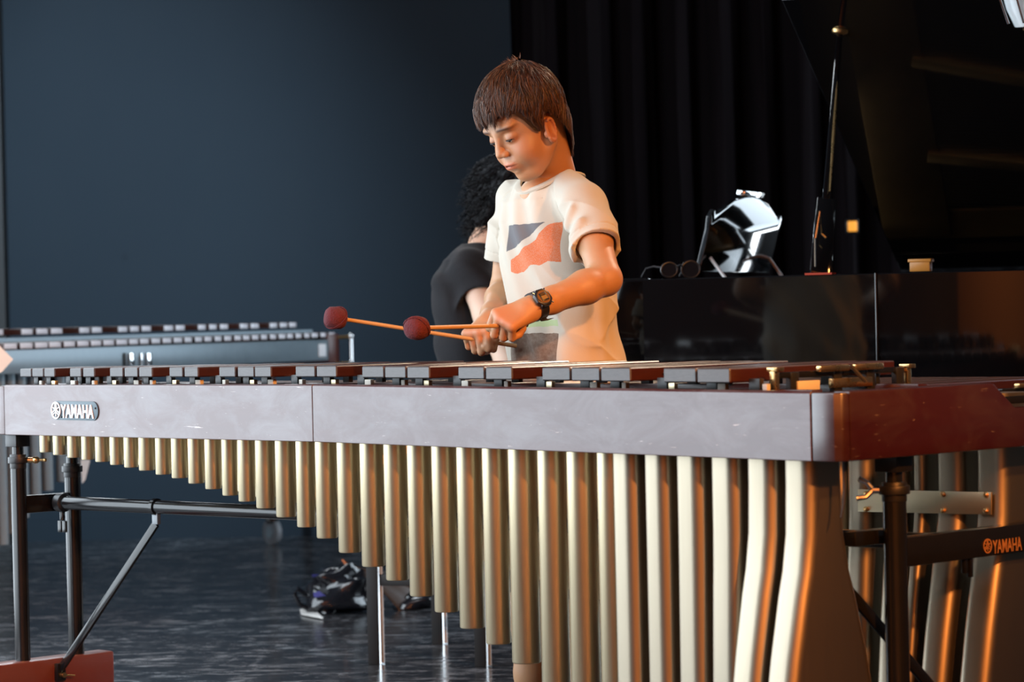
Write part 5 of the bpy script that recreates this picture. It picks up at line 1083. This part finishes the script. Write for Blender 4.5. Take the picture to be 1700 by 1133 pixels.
def region(top, bot):
    """area between two measured curves, given as photo points"""
    T_ = sorted(chest(*p) for p in top); B_ = sorted(chest(*p) for p in bot); u0, u1 = max(T_[0][0], B_[0][0]), min(T_[-1][0], B_[-1][0]); v0 = min(b for _, b in B_) - 0.01; v1 = max(b for _, b in T_) + 0.01
    nu = t.math('DIVIDE', t.math('SUBTRACT', u_, u0), u1 - u0)
    def curve(pts):
        n_ = t.n('ShaderNodeFloatCurve'); c_ = n_.mapping.curves[0]; xs_ = [((a - u0) / (u1 - u0), (b - v0) / (v1 - v0)) for a, b in pts]
        while len(c_.points) < len(xs_): c_.points.new(0.5, 0.5)
        for q_, (a, b) in zip(c_.points, xs_): q_.location = (min(max(a, 0), 1), min(max(b, 0), 1)); q_.handle_type = 'VECTOR'
        n_.mapping.update(); t.set(n_.inputs['Value'], nu); return n_.outputs[0]
    nv = t.math('DIVIDE', t.math('SUBTRACT', t.math('ADD', v_, wob), v0), v1 - v0)
    m_ = t.math('MULTIPLY', t.math('LESS_THAN', nv, curve(T_)), t.math('GREATER_THAN', nv, curve(B_)))
    m_ = t.math('MULTIPLY', m_, t.math('MULTIPLY', t.math('GREATER_THAN', nu, 0.0), t.math('LESS_THAN', nu, 1.0)))
    return t.math('MULTIPLY', m_, t.math('GREATER_THAN', w_, 0.0))
g_m = region([(842, 375), (862, 373), (905, 369.5)], [(842, 418), (846, 416), (862, 405), (880, 392), (905, 370)])
o_m = region([(848, 432), (868, 413), (890, 398), (915, 371), (934, 368)], [(848, 452), (860, 455), (872, 450), (882, 440), (896, 441), (910, 434), (934, 435)])
y_m = region([(868, 536), (928, 530)], [(868, 545), (928, 541)]); b_m = region([(850, 556), (890, 553), (930, 554)], [(850, 660), (930, 660)])
f = t.noise(t.attr('print_uv', 'Vector'), 14, 4); col = t.mix(f, (0.53, 0.475, 0.395), (0.58, 0.525, 0.44))
wv = t.n('ShaderNodeTexVoronoi'); t.t.links.new(t.attr('print_uv', 'Vector'), wv.inputs['Vector']); wv.inputs['Scale'].default_value = 620
col = t.mix(t.math('MULTIPLY', g_m, 0.93), col, (0.115, 0.115, 0.13)); col = t.mix(t.math('MULTIPLY', o_m, t.ramp(wv.outputs['Distance'], [(0.25, 0.62), (0.5, 0.98)])), col, (0.62, 0.155, 0.055))
col = t.mix(t.math('MULTIPLY', y_m, 0.75), col, (0.42, 0.55, 0.25)); col = t.mix(t.math('MULTIPLY', b_m, t.ramp(t.noise(t.attr('print_uv', 'Vector'), 90, 4, 0.7), [(0.3, 0.75), (0.6, 0.95)])), col, (0.15, 0.095, 0.068))
t.p(color=col, rough=0.9, spec=0.2, sheen=0.15); t.bump(t.noise(t.co('Object'), 420, 2), 0.12, 0.002); M['tshirt'] = t.m
simple('tshirt_plain', (0.56, 0.505, 0.42), 0.9, var=0.05, nscale=200, spec=0.2, bump=0.3)
shirt = np_mesh('t_shirt', Vt, Qt, 'tshirt', boy, uv=UVt)
e1 = np.cross(pl_n, A3(BLv)); e1 /= np.linalg.norm(e1); e2 = np.cross(pl_n, e1); ring_ = []
for k in range(48):
    an_ = 2 * math.pi * k / 48; d_ = e1 * math.cos(an_) + e2 * math.sin(an_); best = None
    for t_ in np.linspace(0.075, -0.034, 110):
        p_ = ncen + pl_n * t_ + d_ * (NRAD + 0.001 + max(0, t_ + 0.035) * 0.0888)
        if fld(p_) < 0.0: best = (p_, t_); break
    ring_.append(best if best else (ncen - pl_n * 0.03 + d_ * NRAD, -0.03))
hts = np.array([r_[1] for r_ in ring_])
for _ in range(14): hts = 0.5 * hts + 0.25 * (np.roll(hts, 1) + np.roll(hts, -1))
cr = []
for k in range(48):
    an_ = 2 * math.pi * k / 48; d_ = e1 * math.cos(an_) + e2 * math.sin(an_); c_ = Vector(ncen + pl_n * (hts[k] - 0.001) + d_ * (NRAD + 0.001 + (hts[k] + 0.035) * 0.0888)); dv_ = Vector(d_); pv_ = Vector(pl_n)
    cr.append([c_ - dv_ * 0.003 + pv_ * 0.0035, c_ + dv_ * 0.0015 + pv_ * 0.0042, c_ + dv_ * 0.011 + pv_ * 0.0005, c_ + dv_ * 0.011 - pv_ * 0.004, c_ - dv_ * 0.003 - pv_ * 0.003])
MB().loft(cr + [cr[0]], cap=False).build('collar', 'tshirt_plain', shirt, angle=60)
# wristwatch on the left wrist
wd_ = (Lwr - Lel).normalized(); wc = Lwr - wd_ * 0.010; wn = (Vector((0.30, -0.80, 0.45)) - wd_ * Vector((0.30, -0.80, 0.45)).dot(wd_)).normalized(); wt = wd_.cross(wn); rings = []
for a in np.linspace(0, 2 * math.pi, 33)[:-1]:
    o_ = wn * math.cos(a) + wt * math.sin(a); c = wc + o_ * 0.0262; rings.append([c - wd_ * 0.0095, c + wd_ * 0.0095, c + wd_ * 0.0095 + o_ * 0.0035, c - wd_ * 0.0095 + o_ * 0.0035])
watch = MB().loft(rings + [rings[0]], cap=False).build('wristwatch', 'watch_black', boy)
watch['label'] = 'chunky black digital wristwatch with an amber display'
wp_ = wc + wn * 0.026
MB().lathe(wp_, wn, [(0, 0.0190), (0.003, 0.0212), (0.009, 0.0205), (0.0115, 0.0172), (0.0105, 0.0150)], 8).build('watch_case', 'watch_black', watch, bevel=0.001)
MB().lathe(wp_ + wn * 0.0102, wn, [(0, 0.0145), (0.0006, 0.0145), (0.0007, 0.0132), (0.0008, 0.0001)], 28).build('watch_dial', 'watch_ring', watch)
MB().box(wp_ + wn * 0.0112 , (wd_, wt, wn), (0.0088, 0.0092, 0.0006)).build('dial_plate', 'watch_black', watch, bevel=0.0004)
MB().box(wp_ + wn * 0.0120 + wt * -0.0020, (wd_, wt, wn), (0.0070, 0.0042, 0.0004)).build('display', 'watch_lcd', watch)
MB().box(wp_ + wn * 0.0120 + wt * 0.0055, (wd_, wt, wn), (0.0060, 0.0020, 0.0004)).build('display', 'watch_face', watch)
for a in (0.8, 2.3, 3.9, 5.4): MB().cyl(wp_ + wn * 0.006 + (wd_ * math.cos(a) + wt * math.sin(a)) * 0.019, wp_ + wn * 0.006 + (wd_ * math.cos(a) + wt * math.sin(a)) * 0.0235, 0.0018, seg=8).build('button', 'chrome', watch)
dn = -Z; ss = wc + wn * 0.012 - Z * 0.028
MB().loft([[p - wd_ * 0.008, p + wd_ * 0.008, p + wd_ * 0.008 + n_ * 0.003, p - wd_ * 0.008 + n_ * 0.003] for p, n_ in ((wc + wn * 0.027 - Z * 0.010, wn), (wc + wn * 0.020 - Z * 0.028, wn), (wc + wn * 0.016 - Z * 0.040 - wd_ * 0.010, wn), (wc + wn * 0.018 - Z * 0.044 - wd_ * 0.028, wn))]).build('strap_end', 'watch_black', watch, bevel=0.001)
# hair: base cap and strands, in the head frame
EC = A3((0.001, 0, 0.047)); ER = A3((0.107, 0.085, 0.097))
AZ = [0, 25, 40, 50, 57, 63, 69, 75, 86, 96, 104, 114, 135, 165]; ZE = [0.060, 0.061, 0.066, 0.058, 0.036, 0.004, -0.004, 0.020, 0.026, 0.016, 0.000, -0.018, -0.050, -0.100]
def zend(az): return np.interp(abs(math.degrees(az)), AZ, ZE)
def esurf(th, az, k=1.0): return EC + ER * k * A3((math.sin(th) * math.cos(az), math.sin(th) * math.sin(az), math.cos(th)))
KZ = [-0.12, -0.1, -0.062, -0.017, 0.0285, 0.047]; KK = [0.36, 0.44, 0.60, 0.82, 0.975, 1.0]
def proj(p, k=1.0):     # onto the hair volume: a dome above, tapering down to the nape
    az = math.atan2((p[1] - EC[1]) / ER[1], (p[0] - EC[0]) / ER[0])
    if p[2] >= EC[2]:
        q = (p - EC) / ER; return EC + ER * k * q / (np.linalg.norm(q) + 1e-9)
    r = np.interp(p[2], KZ, KK) * k; return A3((EC[0] + ER[0] * r * math.cos(az), ER[1] * (r * 0.55 + 0.45 * k) * math.sin(az), p[2]))
def hsurf(t_, az, k=1.0):   # t_ 0 at the crown, 1 at the hairline
    ze = zend(az); top = EC[2] + ER[2]
    if ze >= EC[2]: the = math.acos((ze - EC[2]) / ER[2]); return esurf(max(t_, 0.01) * the, az, k)
    arc = ER[2] * math.pi / 2; tot = arc + EC[2] - ze; s_ = t_ * tot
    if s_ < arc: return esurf(max(s_ / arc, 0.01) * math.pi / 2, az, k)
    return proj(A3((EC[0] + math.cos(az) * ER[0], math.sin(az) * ER[1], EC[2] - (s_ - arc))), k)
def flat_back(V):
    V = np.array(V, float); k_ = 1 - 0.125 * np.clip((V[:, 2] + 0.06) / 0.08, 0, 1); b_ = V[:, 0] < EC[0]; V[b_, 0] = EC[0] + (V[b_, 0] - EC[0]) * k_[b_]; return V
V_ = []; Q_ = []; na, nt = 120, 30
for i in range(na):
    az = 2 * math.pi * i / na - math.pi
    for j in range(nt): V_.append(hsurf(j / (nt - 1), az, 0.95))
for i in range(na):
    for j in range(nt - 1): a_ = i * nt + j; b_ = ((i + 1) % na) * nt + j; Q_.append((a_, a_ + 1, b_ + 1, b_))
hair = np_mesh('hair', hfr(flat_back(V_)), np.array(Q_), 'hair_brown', boy, np.full((len(V_), 3), 0.06))
WHORL = A3((-0.045, 0.010, 0.138))
def boy_strand(rs):
    az = rs.uniform(-math.pi, math.pi); t0 = math.sqrt(rs.uniform(0.0, 1.0)); th = t0 * 1.7
    p = hsurf(t0, az); L_ = rs.uniform(0.028, 0.048); pts = []; n_ = 7
    lk = math.sin(11 * az + 5 * th) + math.sin(19 * az - 7 * th + 1.3) + 0.7 * math.sin(31 * az + 11 * th + 4); sd = rs.normal(0, 0.15) + 0.24 * lk
    lift = 0.98 + 0.055 * rs.rand() ** 1.5 + 0.018 * math.sin(13 * az + 2 + 9 * th) * math.sin(17 * th + 5 * az); ext = rs.uniform(-0.003, 0.006) + (0.009 * (math.sin(17 * az + 0.6) + math.sin(29 * az + 2)) if abs(az) < 0.85 else 0.003 * math.sin(40 * az))
    for j in range(n_):
        q = (p - EC) / ER
        if p[2] < EC[2]: q[2] = 0.0
        q = q / (np.linalg.norm(q) + 1e-9); nrm = q / ER; nrm /= np.linalg.norm(nrm); fl = p - WHORL; fl = fl - nrm * (fl @ nrm); fl /= np.linalg.norm(fl) + 1e-6
        sw = np.cross(nrm, fl); dn_ = A3((0.25 if az < 1.3 else 0.0, 0, -1)); dn_ = dn_ - nrm * (dn_ @ nrm); g = min(j / 5, 1) * 0.6 + 0.3 * (q[2] < 0.55)
        front = max(0, q[0]); dr = fl + sw * (sd + 0.30 * front) + dn_ * g; dr /= np.linalg.norm(dr) + 1e-9
        pts.append(proj(p, lift - 0.012 * (j / n_) ** 2 + 0.02 * rs.rand() * (j == n_ - 1)))
        p = proj(p + dr * L_ / n_)
        if p[2] < zend(math.atan2(p[1], p[0] - EC[0])) - ext: break
    return pts
rs_ = np.random.RandomState(11); V_, Q_, T_ = strands(rs_, 15000, boy_strand, 0.00062)
st = np_mesh('hair_strands', hfr(flat_back(V_)), Q_, 'hair_brown', hair, T_); st['kind'] = 'stuff'
def cowlick(rs):
    a = rs.uniform(0, 6.28); r = rs.uniform(0, 0.022); b = A3((-0.028 + r * math.cos(a), 0.0 + r * math.sin(a), 0.139)); d = A3((rs.normal(0.1, 0.5), rs.normal(0, 0.5), 1)); d /= np.linalg.norm(d); L_ = rs.uniform(0.006, 0.016); return [b + d * L_ * t_ + A3((0.2, 0, 0)) * L_ * t_ * t_ for t_ in np.linspace(0, 1, 5)]
V_, Q_, T_ = strands(rs_, 50, cowlick, 0.0005); st = np_mesh('cowlick', hfr(V_), Q_, 'hair_brown', hair, np.ones_like(T_)); st['kind'] = 'stuff'

# mallets
def mallet(name, head_p, grip_p, tail, label):
    head_p = Vector(head_p); grip_p = Vector(grip_p); d = (grip_p - head_p).normalized(); m_ = empty(name, head_p, label, 'mallet', None)
    MB().cyl(head_p - d * 0.004, grip_p + d * tail, 0.0042, 0.0046, seg=12).build('stick', 'birch', m_)
    prof = [(-0.023, 0.006), (-0.021, 0.015), (-0.015, 0.021), (0, 0.0235), (0.014, 0.0215), (0.021, 0.016), (0.024, 0.007)]
    mb = MB().lathe(head_p, d, prof, 26); hd = mb.build('yarn_head', 'maroon_yarn', m_, angle=60); wnd = MB(); a = d.orthogonal().normalized(); b = d.cross(a)
    for k in range(9):
        t0 = k * 0.7; pts = [head_p + d * (0.020 * math.sin(th * 1.0 + t0) * 0.95) + (a * math.cos(th * 1.07 + t0) + b * math.sin(th * 1.07 + t0)) * (0.0242 - 0.006 * math.sin(th + t0) ** 4) for th in np.linspace(0, 2 * math.pi, 30)]; wnd.tube(pts, 0.0011, 4)
    tag(wnd.build('yarn_windings', 'maroon_yarn', hd), kind='stuff'); return m_
mallet('mallet', pix(557, 528, 6.10), Vector(RP_(0.062, 0.012, -0.022)), 0.07, 'maroon yarn mallet farther from the boy, held in his right hand')
mallet('mallet', pix(692, 545, 5.66), Vector(LP_(0.062, 0.006, -0.022)), 0.07, 'maroon yarn mallet nearer the boy, in the hand below the wristwatch')

# ------------------------------------------------------------------ the pianist
YP = 8.03
pian = empty('person', Vector((pix(775, 600, YP).x, YP, 0)), 'pianist with black curly hair in a black top seated behind the boy', 'person')
def pzt(py): return pix(780, py, YP).z
PF, PLf = AX, WX
kn2 = [(pzt(700), (pix(783, 600, YP).x, YP), 0.165, 0.125), (pzt(600), (pix(788, 600, YP).x, YP), 0.150, 0.098), (pzt(520), (pix(784, 520, YP).x, YP), 0.158, 0.102), (pzt(470), (pix(784, 470, YP).x, YP), 0.168, 0.098), (pzt(432), (pix(790, 440, YP).x, YP), 0.150, 0.080), (pzt(408), (pix(800, 415, YP).x, YP), 0.085, 0.048)]
PNB = A3(pix(806, 408, YP)); PHO = pix(850, 338, YP); pf_, pl2, pu_ = head_axes(AX, math.radians(18)); pfr = frame(PHO, pf_, pl2, pu_)
q = PNB - A3(PHO); fhp = head_field(h=0.0026, neck=np.array([q @ A3(pf_), q @ A3(pl2), q @ A3(pu_)])); V1, Q1 = fhp.mesh(); T1 = head_tint(V1, (0.12, 0.08, 0.07)); V1 = pfr(V1)
fpz = Field((-0.42, 7.3, 0.0), (0.75, 8.55, 1.20), 0.0045)
fpz.column([(z, c, a - 0.024, b - 0.024) for z, c, a, b in kn2], PLf, PF, 0.02)
Rs = A3(pix(782, 452, 7.89)); Re = A3(pix(846, 600, 7.82)); Rw_ = A3(PP(0.07, 0.36, 0.83)); Ls = A3(pix(815, 452, 8.18)); Le = A3(pix(850, 590, 8.28)); Lw_ = A3(PP(0.07, 0.76, 0.83))
for a_, b_, c_, th_ in ((Rs, Re, Rw_, WX), (Ls, Le, Lw_, -WX)):
    arm(fpz, a_, b_, c_, (0.043, 0.038, 0.036, 0.025)); hand(fpz, c_, PP(0.11, 0.75 + (0.1 if th_ is WX else 0.1), 0.80) * 0 + Vector(AX) * 1.0 - Z * 0.15, Z, th_, 1.05, (22, 32, 20))
hipz = pzt(640)
for s in (-1, 1):
    hp_ = A3(Vector((pix(785, 600, YP).x, YP, 0.55)) + WX * 0.09 * s); kn_ = A3(PP(0.12, 0.46, 0)) + A3(WX) * 0.10 * s; kn_[2] = 0.55; kn_ = hp_ + (kn_ - hp_) * 0.9; an = kn_ + A3(AX) * 0.02; an[2] = 0.08
    fl_ = Field(np.minimum(np.minimum(hp_, kn_), an) - 0.16, np.maximum(hp_, kn_) + 0.16, 0.007); fl_.cap(hp_, kn_, 0.082, 0.062, 0.02); fl_.cap(kn_, an, 0.058, 0.045, 0.02); V_, Q_ = fl_.mesh(); np_mesh('trouser_leg', V_, Q_, 'cloth_black', pian)
    fs_ = Field(an - 0.22, an + 0.26, 0.006); fs_.cap(an - A3((0, 0, 0.042)), an + A3(AX) * 0.16 - A3((0, 0, 0.05)), 0.038, 0.028, 0.01); V_, Q_ = fs_.mesh(); np_mesh('shoe', V_, Q_, 'shoe_dark', pian)
V2, Q2 = fpz.mesh(); np_mesh('body', np.concatenate([V1, V2]), np.concatenate([Q1, Q2 + len(V1)]), 'skin_pianist', pian, np.concatenate([T1, np.ones((len(V2), 3))]))
ftp = Field((-0.42, 7.55, pzt(712)), (0.3, 8.45, 1.22), 0.0035); ftp.column(kn2, PLf, PF, 0.03)
cx = ftp.ax[0][:, None, None]; cy = ftp.ax[1][None, :, None]; cz = ftp.ax[2][None, None, :]
for a_, b_ in ((Rs, Re), (Ls, Le)):
    sl_ = Field(ftp.lo, ftp.lo + ftp.h * (ftp.n - 1), ftp.h); sl_.F = np.full(ftp.F.shape, 0.5, np.float32); dv = b_ - a_; ln_ = np.linalg.norm(dv); dv /= ln_
    sl_.cap(lerpa(a_, PNB, 0.55), a_, 0.045, 0.054, 0.03); sl_.cap(a_, lerpa(a_, b_, 0.5), 0.056, 0.066, 0.02)
    tt = (cx - a_[0]) * dv[0] + (cy - a_[1]) * dv[1] + (cz - a_[2]) * dv[2]; sl_.F = np.maximum(sl_.F, (tt - 0.24 * ln_).astype(np.float32)); ftp.F = smin(ftp.F, sl_.F, 0.02)
cx = ftp.ax[0][:, None, None]; cy = ftp.ax[1][None, :, None]; cz = ftp.ax[2][None, None, :]; xq = pix(785, 500, YP).x
fold = 0.005 * np.sin(38 * (cx + 0.6 * cz) + 2 * np.sin(12 * cz)) + 0.004 * np.sin(60 * cz + 30 * cx + 2 * np.sin(20 * cy)); o_ = ftp.F - (fold * np.clip(1 - np.abs(ftp.F) / 0.05, 0, 1)).astype(np.float32); ftp.F = np.maximum(o_, -(o_ + 0.012))
for a_, b_ in ((Rs, Re), (Ls, Le)): ftp.cap(lerpa(a_, b_, 0.05), lerpa(a_, b_, 0.6), 0.045, 0.053, 0.0, 's')
ftp.cap(PNB - A3((0, 0, 0.03)), PNB + A3((0.05, 0, 0.12)), 0.062, 0.08, 0.0, 's'); V_, Q_ = ftp.mesh(); np_mesh('black_top', V_, Q_, 'cloth_black', pian)
# curly black hair
fhh = Field((-0.17, -0.14, -0.15), (0.14, 0.14, 0.19), 0.005); fhh.ell((-0.020, 0, 0.046), (0.098, 0.088, 0.092), 0.02); fhh.ell((-0.052, 0, -0.035), (0.054, 0.076, 0.072), 0.03)
X_ = fhh.ax[0][:, None, None]; Y2 = fhh.ax[1][None, :, None]; Z2 = fhh.ax[2][None, None, :]; fhh.F = (fhh.F - 0.006 * np.sin(70 * X_ + 3 * np.sin(40 * Z2)) * np.sin(75 * Y2 + 1) * np.sin(64 * Z2 + 2 * np.sin(50 * X_))).astype(np.float32); fhh.F = np.maximum(fhh.F, -(np.sqrt((X_ - 0.105) ** 2 + Y2 ** 2 + (Z2 + 0.035) ** 2) - 0.095).astype(np.float32))
V_, Q_ = fhh.mesh(); hb_ = np_mesh('hair', pfr(V_), Q_, 'hair_black', pian, np.full((len(V_), 3), 0.2))
pool = V_
def curl(rs):
    b = pool[rs.randint(len(pool))]
    if b[0] > 0.06 and b[2] < 0.06: return None
    n_ = b - A3((-0.02, 0, 0.02)); n_ /= np.linalg.norm(n_); d = n_ * 0.5 + A3((-0.2, 0, -1.0)); d /= np.linalg.norm(d); a = np.cross(d, n_); a /= np.linalg.norm(a) + 1e-9; c = np.cross(d, a); L_ = rs.uniform(0.03, 0.065); r = rs.uniform(0.004, 0.009); w = rs.uniform(6, 10); ph = rs.uniform(0, 6)
    return [b + d * L_ * t_ + (a * math.cos(w * t_ + ph) + c * math.sin(w * t_ + ph)) * r * (0.3 + t_) for t_ in np.linspace(0, 1, 11)]
V_, Q_, T_ = strands(np.random.RandomState(5), 1500, curl, 0.0014); st = np_mesh('curls', pfr(V_), Q_, 'hair_black', hb_, T_); st['kind'] = 'stuff'
